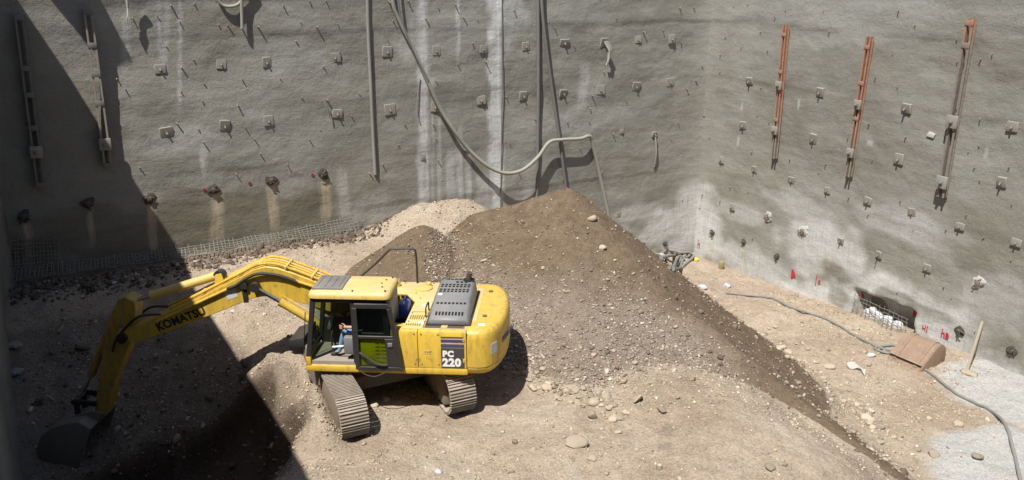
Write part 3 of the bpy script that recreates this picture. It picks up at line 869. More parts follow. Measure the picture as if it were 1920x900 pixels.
for px, py, r_, lb in [
    (1081, 833, .205, 'largest round brown boulder alone on the sand in the foreground'), (1130, 467, .13, 'orange-brown stone sticking out of the upper right face of the mound'),
    (1110, 412, .17, 'long earthy clod just below the peak of the mound at its right'), (1832, 858, .15, 'round grey stone on the edge of the pale slab at lower right'),
    (1797, 797, .14, 'broad pale stone at the upper tip of the pale slab patch'), (1750, 855, .17, 'flat pale stone half buried left of the round grey stone at lower right'),
    (1720, 845, .10, 'small brown stone just left of the flat half buried pale stone'), (1545, 710, .10, 'dark brown stone in the stone row right of the mound, nearest the scrap of cloth'),
    (1632, 790, .13, 'brown slab-like stone at the lower end of the mound toe'), (1650, 830, .11, 'dark rounded stone at the very lower tip of the mound'),
    (1503, 605, .08, 'small dark stone on the sand halfway along the mound right edge'), (1454, 614, .10, 'pale round stone alone on the sand beside the mound right edge'),
    (1505, 645, .08, 'brown stone above the row of toe stones right of the mound'), (1555, 690, .15, 'flat tan stone embedded between the mound edge and the cloth scrap'),
    (1445, 880, .11, 'pale angular stone on the foreground sand at bottom right of centre'), (1242, 772, .13, 'flat tan stone lying over the small dug mark in the foreground'),
    (1110, 780, .17, 'blocky tan stone at the lowest foot of the mound gravel'), (1150, 790, .12, 'grey stone beside the blocky tan stone at the foot of the mound'),
    (1160, 812, .09, 'dark little stone in front of the mound foot stones'), (1190, 683, .08, 'white pebble on the lower front face of the mound'),
    (1067, 516, .06, 'white pebble halfway up the front face of the mound'), (1018, 505, .07, 'pinkish white stone on the upper left face of the mound'),
    (907, 490, .09, 'pale stone at the left foot of the mound above the engine hood'), (925, 498, .06, 'small white stone right of the pale stone above the engine hood'),
    (983, 700, .10, 'tan stone beside the shadow of the counterweight'), (992, 650, .09, 'pale stone just right of the counterweight'),
    (1045, 748, .10, 'round cream stone among the gravel at the mound foot'), (1082, 755, .07, 'white stone in the gravel right of the round cream stone'),
    (702, 763, .11, 'flat tan stone between the two tracks near the left one'), (723, 750, .10, 'brown stone in the shade between the two crawler tracks'),
    (788, 780, .08, 'flat pale stone in front of the gap between the tracks'), (775, 745, .09, 'stone at the edge of the machine shadow between the tracks'),
    (965, 830, .08, 'cream pebble on the foreground sand left of the big boulder'), (1110, 862, .10, 'flat pale stone in front of the big boulder'),
    (700, 478, .10, 'white stone on the pale soil behind the cab'), (645, 430, .08, 'pale stone at the right end of the rebar mesh'),
    (1000, 845, .06, 'tiny cream pebble between the big boulder and the track'), (1345, 560, .07, 'white stone at the edge of the mound near the tangled hoses')]:
    rock(on_ground(px, py), r_ * 0.92, lb)
cnt = 0
while cnt < 150:
    t = random.random()
    if random.random() < 0.62:                                     # row of stones along the right foot of the mound
        px, py = 1405 + 255 * t + random.gauss(14, 9), 610 + 215 * t + random.gauss(0, 8)
        lb, g = 'loose stone in the row along the right foot of the mound', 'stones along the right foot of the mound'
    else:
        px, py = 985 + 175 * t + random.gauss(0, 12), 700 + 75 * t + random.gauss(0, 14)
        lb, g = 'loose stone in the band along the front foot of the mound', 'stones along the front foot of the mound'
    rock(on_ground(px, py), random.lognormvariate(math.log(0.062), 0.35), lb, g)
    cnt += 1
for i in range(46):
    px, py = random.uniform(1440, 1760), random.uniform(640, 800)
    if py < 600 + (px - 1400) * 0.55: continue
    rock(on_ground(px + 40, py - 10), random.lognormvariate(math.log(0.05), 0.3), 'loose stone scattered between the mound and the grey hose', 'stones between the mound and the hose')

# ------------------------------------------------------------------ anchors and stubs on the walls
ORD = ['first', 'second', 'third', 'fourth', 'fifth', 'sixth', 'seventh', 'eighth', 'ninth', 'tenth', 'eleventh', 'twelfth', 'thirteenth']
def pad_mesh():
    b = MB(); b.hexa([(-.5, 0, -.5), (.5, 0, -.5), (.5, -.22, -.44), (-.5, -.22, -.44), (-.5, 0, .5), (.5, 0, .5), (.47, -.28, .48), (-.47, -.28, .48)], 0.04, 1)
    b.box((0, 0.25, 0), (0.98, 0.5, 0.96))
    return b
def rod_mesh(seed=0):
    b = MB(); r = random.Random(seed)
    b.tube([(0, -.2, 0), (0.0, -.5, -.06), (r.uniform(-.08, .08), -.66, -.18)], [.085, .085, .08], 6)
    b.box((0, -.38, 0), (.24, .10, .24), 0.02)
    return b
PAD = None
def anchor(w, px, py, size, label, group, rod=True, thick=1.0, mat=None):
    global PAD
    if PAD is None:
        PAD = empty('anchor_pad')
        pad_mesh().build('pad', M['cement'], PAD)
        rod_mesh().build('rod', M['rebar'], PAD)
        o = PAD
    else:
        o = dup(PAD)
    x, z = w.px(px, py)
    o.location = w.pt(x, z)
    o.rotation_euler = (random.uniform(-.14, .14), random.uniform(-.11, .11), w.rot + random.uniform(-.12, .12))
    o.scale = (size * random.uniform(.78, 1.06), size * thick * random.uniform(.6, 1.2), size * random.uniform(.78, 1.06))
    tag(o, label, 'anchor', group)
    return o
rows = [
    (W1, 'back wall', 'upper row', .32, [(300, 130), (415, 120), (500, 117), (628, 108), (726, 97), (818, 95), (905, 92), (985, 87), (1057, 80), (1132, 80), (1195, 74), (1258, 73)]),
    (W1, 'back wall', 'second row', .34, [(312, 248), (421, 235), (503, 226), (632, 213), (730, 205), (815, 200), (902, 188), (981, 180), (1055, 175), (1124, 168), (1192, 162), (1255, 154)]),
    (W2, 'right wall', 'upper row', .33, [(1407, 152), (1540, 173), (1703, 203), (1897, 238)]),
    (W2, 'right wall', 'second row', .33, [(1395, 235), (1527, 260), (1688, 298), (1878, 342)]),
    (W2, 'right wall', 'third row', .27, [(1355, 300), (1416, 318), (1484, 338), (1550, 358), (1628, 377), (1710, 398), (1800, 425), (1906, 455)]),
    (W2, 'right wall', 'fourth row', .26, [(1375, 388), (1577, 452), (1648, 478), (1738, 503)]),
    (W1, 'back wall', 'lowest row', .20, [(792, 294), (872, 284), (1125, 325), (1165, 246), (1160, 402)]),
]
for w, wn, rn, sz, pts in rows:
    for i, (px, py) in enumerate(pts):
        anchor(w, px, py, sz, f'square cement anchor pad, {ORD[i]} from left, {rn}, {wn}', f'cement anchor pads on the {wn}', thick=.42 if w is W1 else .75)

# anchor heads still open, dark holes with dripping rust and lime
def splash_mesh(seed, rad, irregular):
    b = MB(); r = random.Random(seed)
    n = 22
    ph = [r.uniform(0, 6.28) for _ in range(4)]
    a0 = [rad * (1 + irregular * (.5 * math.sin(2 * t + ph[0]) + .35 * math.sin(3 * t + ph[1]) + .3 * math.sin(5 * t + ph[2]) + .2 * math.sin(8 * t + ph[3]))) for t in (6.283 * i / n for i in range(n))]
    ring = [(a0[i] * math.cos(6.283 * i / n), 0.12, a0[i] * math.sin(6.283 * i / n)) for i in range(n)]
    mid = [(a0[i] * .93 * math.cos(6.283 * i / n), -0.025, a0[i] * .93 * math.sin(6.283 * i / n)) for i in range(n)]
    inn = [(a0[i] * .45 * math.cos(6.283 * i / n), -0.05, a0[i] * .45 * math.sin(6.283 * i / n)) for i in range(n)]
    return b.loft([ring, mid, inn])
def open_anchor(w, px, py, rad, label, group, mat, seed, irr=.25, cable=True):
    o = empty('wall_anchor', w.pt(*w.px(px, py)), (0, 0, w.rot))
    tag(o, label, 'anchor', group)
    splash_mesh(seed, rad, irr).build('collar', mat, o)
    b = MB(); r = random.Random(seed + 5)
    for k in range(5):
        a = r.uniform(0, 6.28); l = r.uniform(.5, 1.25) * rad
        b.tube([(0.3 * rad * math.cos(a), -.03, .3 * rad * math.sin(a)), (.5 * rad * math.cos(a), -.07 - r.uniform(0, .05), .5 * rad * math.sin(a)), (l * math.cos(a), -.06, l * math.sin(a) - .06)], .014, 5)
    b.box((0, -.06, 0), (rad * .7, .07, rad * .7), 0.01)
    b.build('strands', M['rebar'] if mat is not M['cementdark'] else M['frame'], o)
    return o
for i, (px, py, lb) in enumerate([(45, 405, 'first from left, in deep shade'), (165, 380, 'second from left, in deep shade'), (280, 372, 'third from left, at the shadow edge'), (400, 355, 'fourth from left'), (508, 338, 'fifth from left'), (606, 326, 'rightmost')]):
    open_anchor(W1, px, py, .17, f'dark open anchor hole above the rebar mesh, {lb}', 'open anchor holes above the rebar mesh', M['cementdark'], i, .35)
for i, (px, py, lb) in enumerate([(1440, 407, 'nearest the corner'), (1507, 432, 'middle one'), (1832, 530, 'far right one')]):
    open_anchor(W2, px, py, .19, f'anchor head with white lime splash on the right wall, {lb}', 'white splashed anchors on the right wall', M['cementwhite'], 20 + i, .4)
for i, (px, py, lb) in enumerate([(1247, 457, 'small dark anchor recess low on the back wall by the tangled hoses'), (1338, 435, 'rusty dark anchor stub low beside the corner of the right wall'), (1396, 453, 'small brown anchor recess above the tin on the right wall'), (1458, 480, 'small anchor recess above the pale drip on right wall'), (1800, 620, 'dark anchor recess beside the leaning timber post'), (1897, 658, 'dark square anchor recess at the far right low edge'), (1206, 460, 'tiny anchor recess at the edge of the mound on the back wall')]):
    open_anchor(W2 if px > 1300 else W1, px, py, .15 if px > 1500 else .11, lb, 'anchor recesses low on the walls', M['cementdark'], 40 + i, .2)

def stub_mesh(seed):
    r = random.Random(seed); b = MB()
    l = r.uniform(.05, .13)
    b.tube([(0, .12, 0), (0, -l * .6, 0), (r.uniform(-.03, .03), -l, r.uniform(-.05, .01))], [.026, .024, .024], 6)
    return b
STUBS = [stub_mesh(k).build('rebar_stub', M['rebar']) for k in range(7)]
used = [False] * 7
def stub(w, x, z, label, group, sc=1.0):
    k = random.randrange(7)
    if used[k]:
        o = STUBS[k].copy(); COL.objects.link(o)
    else:
        o = STUBS[k]; used[k] = True
    o.location = w.pt(x, z)
    o.rotation_euler = (random.uniform(-.25, .25), 0, w.rot + random.uniform(-.3, .3))
    o.scale = (sc,) * 3
    tag(o, label, 'rebar stub', group)
pads_px = [p for row in rows for p in row[4]]
n1 = n2 = 0
cand = [(1, a, b) for a, b in [(531, 10), (563, 42), (483, 50), (580, 2), (610, 0), (632, 45), (409, 45), (427, 48), (728, 2), (766, 2), (798, 35), (822, 15), (868, 32), (737, 38), (858, 120), (885, 80), (910, 115), (635, 97), (612, 187), (658, 217), (565, 183), (672, 175), (525, 148), (338, 170), (330, 230), (380, 265), (860, 258), (700, 265), (745, 270), (820, 300), (816, 260), (970, 320), (955, 268), (1098, 305), (1205, 60), (1270, 230), (1310, 215), (1300, 150), (1285, 165)]]
while len(cand) < 165:
    a, b = random.uniform(215, 1900), random.uniform(4, 640)
    if a < 1300 and b > (330 + (a - 640) * 0.09 if a > 640 else 330): continue
    if a >= 1300 and b > 470 + (a - 1300) * 0.30: continue
    if a >= 1300 and random.random() < .25: continue
    if any(abs(a - p[0]) < 16 and abs(b - p[1]) < 20 for p in pads_px): continue
    if any(math.hypot(a - c[1], b - c[2]) < 21 for c in cand): continue
    cand.append((0, a, b))
for _, a, b in cand:
    w = W1 if a < 1312 else W2
    x, z = w.px(a, b)
    if w is W1: stub(w, x, z, 'short rebar stub poking out of the grey back wall', 'rebar stubs in the back wall', random.uniform(.55, .85))
    else: stub(w, x, z, 'short rebar stub poking out of the grey right wall', 'rebar stubs in the right wall', random.uniform(.45, .75))

# ------------------------------------------------------------------ steel soldier beams
def beam_paint(name, z0, z1, top, low):
    m, n, b = new_mat(name)
    tc = nd(n, 'ShaderNodeTexCoord').outputs['Object']
    sx = nd(n, 'ShaderNodeSeparateXYZ'); n.links.new(tc, sx.inputs[0])
    a = noise_node(n, tc, 4, 6, .7).outputs[0]
    h = mathn(n, 'ADD', sx.outputs[2], mathn(n, 'MULTIPLY', mathn(n, 'SUBTRACT', a, .5), 2.6))
    mr = nd(n, 'ShaderNodeMapRange'); mr.inputs[1].default_value = z0; mr.inputs[2].default_value = z1
    n.links.new(h, mr.inputs[0])
    c = mixc(n, mr.outputs[0], low, top)
    g = noise_node(n, tc, 11, 6, .7).outputs[0]
    c = mixc(n, .7, c, ramp(n, g, [(.3, (.62, .6, .58)), (.7, (1.2, 1.2, 1.2))]), 'MULTIPLY')
    c = mixc(n, ramp(n, g, [(.58, (0, 0, 0)), (.7, (.8, .8, .8))]), c, (.33, .29, .25))
    n.links.new(c, b.inputs['Base Color']); b.inputs['Roughness'].default_value = .85
    n.links.new(bump(n, g, .3, .01), b.inputs['Normal'])
    return m
M['primer'] = beam_paint('red_oxide_beam', .5, 2.0, (.39, .205, .135), (.28, .235, .195))
M['beamcap'] = beam_paint('rust_capped_beam', 3.9, 4.9, (.38, .205, .13), (.24, .205, .175))
def soldier(w, p0, p1, wid, mat, label, plates, anchors, gap=0.5, off=.14, mat_low=None):
    (xa, za), (xb, zb) = w.px(*p0), w.px(*p1)                       # top, bottom
    top, bot = w.loc(xa, za, off), w.loc(xb, zb, off)
    root = empty('soldier_beam', w.m @ bot)
    d = top - bot; L = d.length
    zax = d.normalized(); yax = Vector((0, 1, 0)); xax = yax.cross(zax).normalized(); yax = zax.cross(xax)
    rot = (Matrix.Rotation(w.rot, 3, 'Z') @ Matrix((xax, yax, zax)).transposed()).to_euler()
    root.rotation_euler = rot
    tag(root, label, 'steel beam', 'steel soldier beams on the pit walls')
    cw = wid * (1 - gap) / 2
    for s in (-1, 1):
        b = MB(); xc = s * (wid - cw) / 2
        web = xc - s * cw * 0.35
        b.box((web, 0, L / 2), (cw * .22, .15, L))
        for yy in (-.07, .07):
            b.box((xc + s * cw * .05, yy, L / 2), (cw * .75, .014, L - .004))
        b.build('channel', mat, root)
    for t in plates:
        b = MB(); b.box((0, -.086, t * L), (wid * 1.0, .014, wid * .62), 0.003)
        b.build('batten_plate', mat if mat_low is None else mat_low, root)
    for t in anchors:
        b = MB(); b.box((0, -.112, t * L), (wid * 1.35, .06, wid * 1.45), 0.008)
        pl = b.build('bearing_plate', M['cement'], root)
        b = MB(); b.tube([(0, -.13, t * L), (0, -.26, t * L - .01)], .03, 8); b.box((0, -.155, t * L), (.1, .04, .1), 0.008)
        b.build('anchor_nut', M['rebar'], pl)
    return root
soldier(W1, (36, 25), (78, 350), .22, M['beamdark'], 'weathered grey twin steel beam in deep shade, far left of the back wall', [.98, .7, .55, .36, .02], [.22])
soldier(W1, (164, 15), (203, 313), .22, M['beamgrey'], 'rust streaked twin steel beam at the edge of the big shadow on the back wall', [.98, .78, .60, .42, .02], [.16], mat_low=M['beamdark'])
soldier(W2, (1481, 46), (1457, 296), .19, M['primer'], 'orange red twin steel beam on the right wall, the one nearest the corner', [.93, .66, .52, .3], [.56, .22], .35)
soldier(W2, (1638, 68), (1595, 330), .19, M['primer'], 'orange red twin steel beam in the middle of the right wall with red marks', [.93, .68, .43], [.53, .18], .35)
soldier(W2, (1827, 35), (1771, 368), .24, M['beamcap'], 'longest twin steel beam on the right wall, rusty cap, cement splashed', [.98, .86], [.44, .09], .45)

# ------------------------------------------------------------------ pipes and hoses on the back wall
def wall_path(w, pts, out):
    res = []
    for i, p in enumerate(pts):
        x, z = w.px(p[0], p[1])
        o_ = p[2] if len(p) > 2 else out
        res.append(w.pt(x, z, o_))
    return res
def tube_thing(name, pts, r, mat, label, cat, n=10, smooth=True):
    b = MB(); b.tube(smooth_path(pts, 6) if smooth else pts, r, n)
    return tag(b.build(name, mat), label, cat)
tube_thing('pipe', wall_path(W1, [(687, -60), (690, 60), (694, 160), (699, 260), (702, 326)], .05), .055, M['pipe'], 'pale straight pipe hanging alone on the back wall, left of the curved hose', 'pipe')
tube_thing('pipe', wall_path(W1, [(1007, -60), (1007, 100), (1006, 250), (1005, 400)], .06), .06, M['pipedark'], 'vertical grey pipe running down behind the mound peak', 'pipe')
tube_thing('pipe', wall_path(W1, [(1009, -60), (1014, 40), (1030, 160), (1046, 270), (1062, 375)], .14), .055, M['pipedark'], 'slanting grey pipe fanning out right of the vertical pipe', 'pipe')
tube_thing('cable', wall_path(W1, [(940, -60), (940, 120), (939, 250), (937, 390)], .05), .018, M['pipedark'], 'thin dark cable hanging along the widest white streak', 'cable', 6)
tube_thing('hose', wall_path(W1, [(728, -60, .1), (735, 5, .1), (748, 40, .1), (775, 95, .12), (800, 155, .14), (822, 203, .16), (848, 245, .2), (873, 277, .2), (905, 306, .3), (937, 320, .36), (970, 315, .34), (1000, 292, .3), (1022, 264, .26), (1045, 259, .26), (1080, 257, .26), (1099, 253, .2), (1106, 268, .16), (1120, 325, .14), (1139, 412, .14)], .12), .062, M['hose'], 'long sagging hose looped across the back wall and down behind the mound', 'hose')
tube_thing('cable', wall_path(W1, [(742, -40, .1), (745, 10, .14), (752, 42, .16), (770, 90, .2), (797, 148, .22)], .12), .028, M['pipedark'], 'thin cable tied along the top of the sagging hose', 'cable', 6)
tube_thing('hose', wall_path(W1, [(395, -30, .08), (412, 5, .1), (430, 12, .12), (450, 4, .1), (470, -30, .08)], .1), .05, M['hose'], 'short loop of hose dipping into view at the top left of the back wall', 'hose')
tube_thing('pipe', wall_path(W1, [(451, -40), (452, 10), (453, 53)], .14), .045, M['hose'], 'short pipe end hanging beside the loop of hose at the top', 'pipe')
tube_thing('wire', wall_path(W1, [(786, 145, .04), (781, 180, .05), (781, 212, .04), (785, 228, .04)], .05), .016, M['pipe'], 'short wire bent beside the left white streak on the back wall', 'wire', 5)
tube_thing('wire', wall_path(W1, [(1227, 250, .06), (1226, 285, .12), (1224, 312, .05)], .05), .035, M['pipe'], 'short strap hanging from the broken pad near the corner', 'wire', 5)
tube_thing('wire', wall_path(W1, [(606, 187, .12), (612, 205, .14), (617, 222, .1)], .05), .018, M['pipe'], 'bent tie wire above a cement pad left of the single pale pipe', 'wire', 5)
anchor(W1, 1226, 252, .22, 'broken cement pad with a hanging strap on the back wall near the corner', 'cement anchor pads on the back wall')

def rag(w, pts, width, mat, label, name='cloth'):
    """a crumpled strip hanging off the wall"""
    b = MB()
    path = smooth_path(wall_path(w, pts, .12), 5)
    rings = []
    for i, p in enumerate(path):
        t = i / (len(path) - 1)
        ww = width * (0.6 + 0.4 * math.sin(5 * t + 1)) * (1 - 0.35 * t)
        ring = []
        for k in range(10):
            a = 6.283 * k / 10
            ring.append(p + w.x * (ww * .5 * math.cos(a) * (1 + .25 * math.sin(3 * a + 6 * t))) + w.n * (.035 * math.sin(a) + .02 * math.sin(9 * t + 2 * a)))
        rings.append(ring)
    b.loft(rings)
    return tag(b.build(name, mat, angle=60), label, 'cloth')
rag(W1, [(238, -25, .2), (239, 12, .2), (238, 38, .2)], .16, M['cloth'], 'white cloth strip hanging at the top of the back wall near the left')
rag(W1, [(1130, 76, .22), (1136, 95, .22), (1134, 112, .2), (1133, 121, .16)], .2, M['cloth'], 'white rag dangling from a cement pad in the upper row')
x_, z_ = W2.px(1748, 252)
b = MB(); b.prism([(x_ - .13, -.0, z_ - .06), (x_ + .10, 0, z_ - .09), (x_ + .14, 0, z_ + .03), (x_ - .08, 0, z_ + .08)], (0, -.05, 0), .008)
o = b.build('lime_patch', M['cementwhite']); o.matrix_world = W2.m @ Matrix.Translation((0, -float(W2.disp(x_, z_)), 0)); tag(o, 'white patch of dried plaster on the right wall between two beams', 'plaster patch')

# ------------------------------------------------------------------ rebar mesh at the foot of the back wall
def mesh_panel(w, corners, nu, nv, label, r=.012, sag=.05, seed=0, flat=None):
    """corners: four px points tl, tr, br, bl with an offset from the wall each"""
    q = [w.loc(*w.px(c[0], c[1]), c[2]) for c in corners]
    if flat is not None:
        q = [Vector((v.x, -flat, v.z)) for v in q]
    rr = random.Random(seed); b = MB()
    P = lambda u, v: (q[0] * (1 - u) + q[1] * u) * (1 - v) + (q[3] * (1 - u) + q[2] * u) * v
    for i in range(nu + 1):
        u = i / nu + rr.uniform(-.2, .2) / nu
        j = Vector((rr.uniform(-.02, .02), rr.uniform(-.03, .03), rr.uniform(-.06, .06)))
        b.tube([P(u, -.08) + j, P(u, .5), P(u, 1.08) - j], r, 5)
    for k in range(nv + 1):
        v = k / nv
        b.tube([P(u, v) + Vector((0, rr.uniform(-sag, sag) * .5, rr.uniform(-sag, sag) * .35)) for u in np.linspace(-.01, 1.01, 14)], r, 5)
    o = b.build('rebar_mesh', M['mesh']); o.matrix_world = w.m
    return tag(o, label, 'rebar mesh', 'rebar mesh panels along the wall foot')
mesh_panel(W1, [(-5, 505, .12), (330, 464, .12), (333, 477, .3), (-5, 524, .3)], 46, 4, 'rebar mesh strip in deep shade along the left foot of the back wall', seed=1)
mesh_panel(W1, [(330, 464, .15), (520, 434, .15), (523, 446, .35), (332, 478, .35)], 26, 4, 'sunlit rebar mesh strip at the wall foot below the open anchor holes', seed=2)
mesh_panel(W1, [(520, 434, .15), (664, 403, .15), (668, 430, .3), (523, 446, .3)], 20, 5, 'right end of the sunlit rebar mesh strip, wider and frayed', seed=3)
mesh_panel(W1, [(0, 452, .06), (108, 446, .06), (112, 505, .08), (0, 512, .08)], 16, 8, 'square rebar grid fixed on the dark lower left of the back wall', seed=4)

# ------------------------------------------------------------------ niche in the right wall
mesh_panel(W2, [(1606, 552, .05), (1706, 598, .05), (1702, 632, .06), (1600, 588, .06)], 12, 5, 'rebar mesh across the niche of white sandbags in the right wall', r=.008, sag=.04, seed=5, flat=.10)
def sandbag(px, py, size, label, seed):
    r = random.Random(seed)
    bm = bmesh.new(); bmesh.ops.create_icosphere(bm, subdivisions=3, radius=1)
    for v in bm.verts:
        p = v.co
        sx = lambda a, k: math.copysign(abs(a) ** k, a)
        p = Vector((sx(p.x, .75), sx(p.y, .8), sx(p.z, .75)))
        n_ = float(fbm(np.array([p.x * 2 + seed * 5]), np.array([p.z * 2 + p.y]), 3, seed)[0])
        n2 = float(fbm(np.array([p.x * 5 + seed * 3 + p.y * 3]), np.array([p.z * 4]), 3, seed + 9)[0])
        p *= 1 + .10 * n_ + .11 * n2
        v.co = Vector((p.x * size * .62, p.y * size * .45, p.z * size * .62))
    for f in bm.faces: f.smooth = True
    me = bpy.data.meshes.new('sandbag'); bm.to_mesh(me); bm.free(); me.materials.append(M['bag'])
    o = link('sandbag', me)
    x, z = W2.px(px, py)
    o.location = W2.m @ Vector((x, .20, z)); o.rotation_euler = (0, r.uniform(-.3, .3), W2.rot)
    tag(o, label, 'sandbag', 'white sandbags in the niche')
for i, (px, py, s, lb) in enumerate([(1620, 591, .27, 'white sandbag in the wall niche, leftmost and lowest'), (1629, 585, .20, 'white sandbag resting behind the two leftmost in the niche'), (1637, 597, .30, 'white sandbag in the wall niche, second from left'), (1656, 606, .31, 'white sandbag in the wall niche, third from left'), (1675, 615, .31, 'white sandbag in the wall niche, rightmost')]):
    sandbag(px, py, s, lb, i)

# ------------------------------------------------------------------ red survey marks painted on the right wall
def paint_mark(w, px, py, strokes, label):
    x, z = w.px(px, py); b = MB()
    for (x0, z0, x1, z1, wd) in strokes:
        b.bar((x0, 0, z0), (x1, 0, z1), wd, .012, (0, 1, 0))
    o = b.build('painted_mark', M['red'])
    o.location = w.pt(x, z, .015); o.rotation_euler = (0, 0, w.rot)
    return tag(o, label, 'painted mark', 'red survey marks on the walls')
def paint_flag(w, px, py, sc, label):
    x, z = w.px(px, py); b = MB()
    b.prism([(-.09 * sc, 0, .16 * sc), (-.03 * sc, 0, .19 * sc), (.09 * sc, 0, .02 * sc), (.10 * sc, 0, -.09 * sc), (.02 * sc, 0, -.07 * sc), (-.04 * sc, 0, -.15 * sc), (-.09 * sc, 0, -.12 * sc)], (0, -.02, 0))
    o = b.build('painted_mark', M['red'])
    o.location = w.pt(x, z, .005); o.rotation_euler = (0, 0, w.rot)
    return tag(o, label, 'painted mark', 'red survey marks on the walls')
paint_flag(W2, 1488, 515, 1.0, 'red painted flag shape on the right wall, nearest the corner')
paint_flag(W2, 1605, 560, .9, 'red painted flag shape at the upper left of the sandbag niche')
paint_flag(W2, 1694, 596, .8, 'red painted blotch at the right end of the sandbag niche')
T1 = [(0, -.18, 0, .16, .022)]
paint_mark(W2, 1532, 525, [(-.03, -.22, -.03, .16, .02), (.06, -.02, .13, .03, .02), (.13, .03, .13, -.04, .02), (.13, -.04, .06, -.1, .02), (.06, -.1, .15, -.1, .02)], 'thin red number 12 painted on right wall below the wet patch')
paint_mark(W2, 1735, 614, [(-.06, -.06, -.06, .08, .02), (-.06, -.02, .02, -.02, .02), (.02, -.08, .02, .1, .02), (.08, -.12, .08, .08, .02)], 'faint red strokes painted above the rusty loose bucket')
paint_mark(W2, 1772, 626, [(-.09, -.14, -.09, .14, .025), (-.09, 0, -.02, .02, .03), (-.02, .02, .0, -.12, .035), (.06, -.12, .06, .06, .05), (.06, .06, .11, .0, .04), (.11, 0, .11, -.12, .035)], 'bold red characters painted between the rusty bucket and the leaning post')
paint_mark(W2, 1317, 455, [(-.03, -.16, -.03, .16, .02), (-.03, -.02, .05, 0, .02), (.05, .06, .05, -.16, .02)], 'red number painted beside the corner above the yellow packet')
paint_mark(W2, 1664, 572, [(-.05, 0, .05, .02, .07), (-.02, .05, .04, -.05, .05)], 'red painted dab above the middle of the sandbag niche')
for px, py, lb in [(383, 355, 'red dab painted left of the fourth open anchor hole'), (468, 343, 'red dab painted left of the fifth open anchor hole'), (586, 328, 'red dab painted left of the rightmost open anchor hole')]:
    paint_mark(W1, px, py, [(-.05, 0, .04, .02, .06), (-.02, .04, .02, -.03, .03)], lb)

# ------------------------------------------------------------------ things lying on the pit floor
def ground_hose(pts, r, mat, label, k=6, name='hose'):
    P = [on_ground(p[0], p[1], r * .8 + (p[2] if len(p) > 2 else 0)) for p in pts]
    path = smooth_path(P, k)
    path = [Vector((p.x, p.y, max(p.z, hz(p.x, p.y) + r * .75))) for p in path]
    return tube_thing(name, path, r, mat, label, 'hose', 8, False)
ground_hose([(1362, 551), (1395, 555), (1440, 560), (1462, 568), (1480, 578), (1520, 590), (1556, 604), (1595, 627), (1640, 650), (1672, 660), (1683, 655), (1672, 650), (1640, 655), (1662, 664), (1684, 664), (1700, 672), (1725, 688), (1752, 708), (1775, 728), (1798, 744), (1830, 760), (1862, 776), (1882, 795), (1893, 825), (1905, 870), (1918, 930)], .039, M['hosegrey'], 'long grey hose snaking over the sand past the rusty bucket')
for i, (pts, lb) in enumerate([
    ([(1236, 480), (1252, 476, .1), (1275, 482, .15), (1292, 485, .1), (1270, 500, .05), (1255, 505)], 'uppermost grey hose of the tangle in the wall corner'),
    ([(1240, 487), (1262, 486, .1), (1282, 490, .1), (1276, 503), (1262, 508)], 'middle grey hose of the tangle in the wall corner'),
    ([(1262, 505), (1270, 492, .12), (1285, 484, .18), (1300, 487, .1), (1285, 497), (1272, 510)], 'lowest grey hose of the tangle in the wall corner'),
    ([(1232, 478), (1246, 490, .1), (1262, 497, .1), (1290, 482, .05)], 'thin hose at the left of the tangle in the corner')]):
    ground_hose(pts, .05 if i < 3 else .03, M['hosegrey'], lb)
def lump(px, py, size, mat, label, name, cat, seed, up=0.3, squash=(1, .7, .5)):
    bm = bmesh.new(); bmesh.ops.create_icosphere(bm, subdivisions=3, radius=1)
    for v in bm.verts:
        n_ = float(fbm(np.array([v.co.x * 1.6 + seed * 7]), np.array([v.co.y * 1.6 + v.co.z * 1.3]), 3, seed)[0])
        n2 = float(fbm(np.array([v.co.x * 4 + v.co.z * 3 + seed * 3]), np.array([v.co.y * 4 - v.co.z * 2]), 3, seed + 30)[0])
        v.co = v.co * (1 + .4 * n_ + .3 * n2)
        v.co = Vector((v.co.x * squash[0], v.co.y * squash[1], v.co.z * squash[2])) * size
    for f in bm.faces: f.smooth = True
    me = bpy.data.meshes.new(name); bm.to_mesh(me); bm.free(); me.materials.append(mat)
    o = link(name, me); o.location = on_ground(px, py, size * squash[2] * up); o.rotation_euler = (0, 0, random.uniform(0, 3))
    return tag(o, label, cat)
lump(1305, 488, .14, M['yellowbag'], 'small yellow packet beside the tangled hoses in the corner', 'packet', 'packet', 1)
lump(1296, 480, .18, M['cloth'], 'pale crumpled bag behind the yellow packet in the corner', 'crumpled_bag', 'bag', 2)
lump(1238, 482, .22, M['cloth'], 'white crumpled bag at the left end of the hose tangle', 'crumpled_bag', 'bag', 3)
lump(1363, 537, .15, M['paper'], 'white crumpled scrap on the sand right of the mound edge', 'paper_scrap', 'paper', 4)
lump(1318, 540, .16, M['paper'], 'pale scrap at the start of the long grey hose', 'paper_scrap', 'paper', 5)
lump(822, 886, .09, M['paper'], 'white scrap on the sand at the bottom edge of the picture', 'paper_scrap', 'paper', 6)
lump(213, 531, .11, M['paper'], 'bluish white scrap in the shade above the excavator arm', 'paper_scrap', 'paper', 7, .3, (1, .7, .2))
lump(90, 528, .12, M['paper'], 'bluish white scrap in the shade at the far left', 'paper_scrap', 'paper', 8, .3, (1, .7, .2))
lump(30, 700, .24, M['cement'], 'pale broken lump in the shade at the left edge', 'rubble_lump', 'rubble', 9, .3, (1, .7, .28))
lump(25, 648, .24, M['cement'], 'pale flat lump in shade near the left edge, farther back', 'rubble_lump', 'rubble', 10, .3, (1, .7, .25))
lump(1633, 668, .14, M['paper'], 'small pale scrap just below the grey hose loop', 'paper_scrap', 'paper', 12)
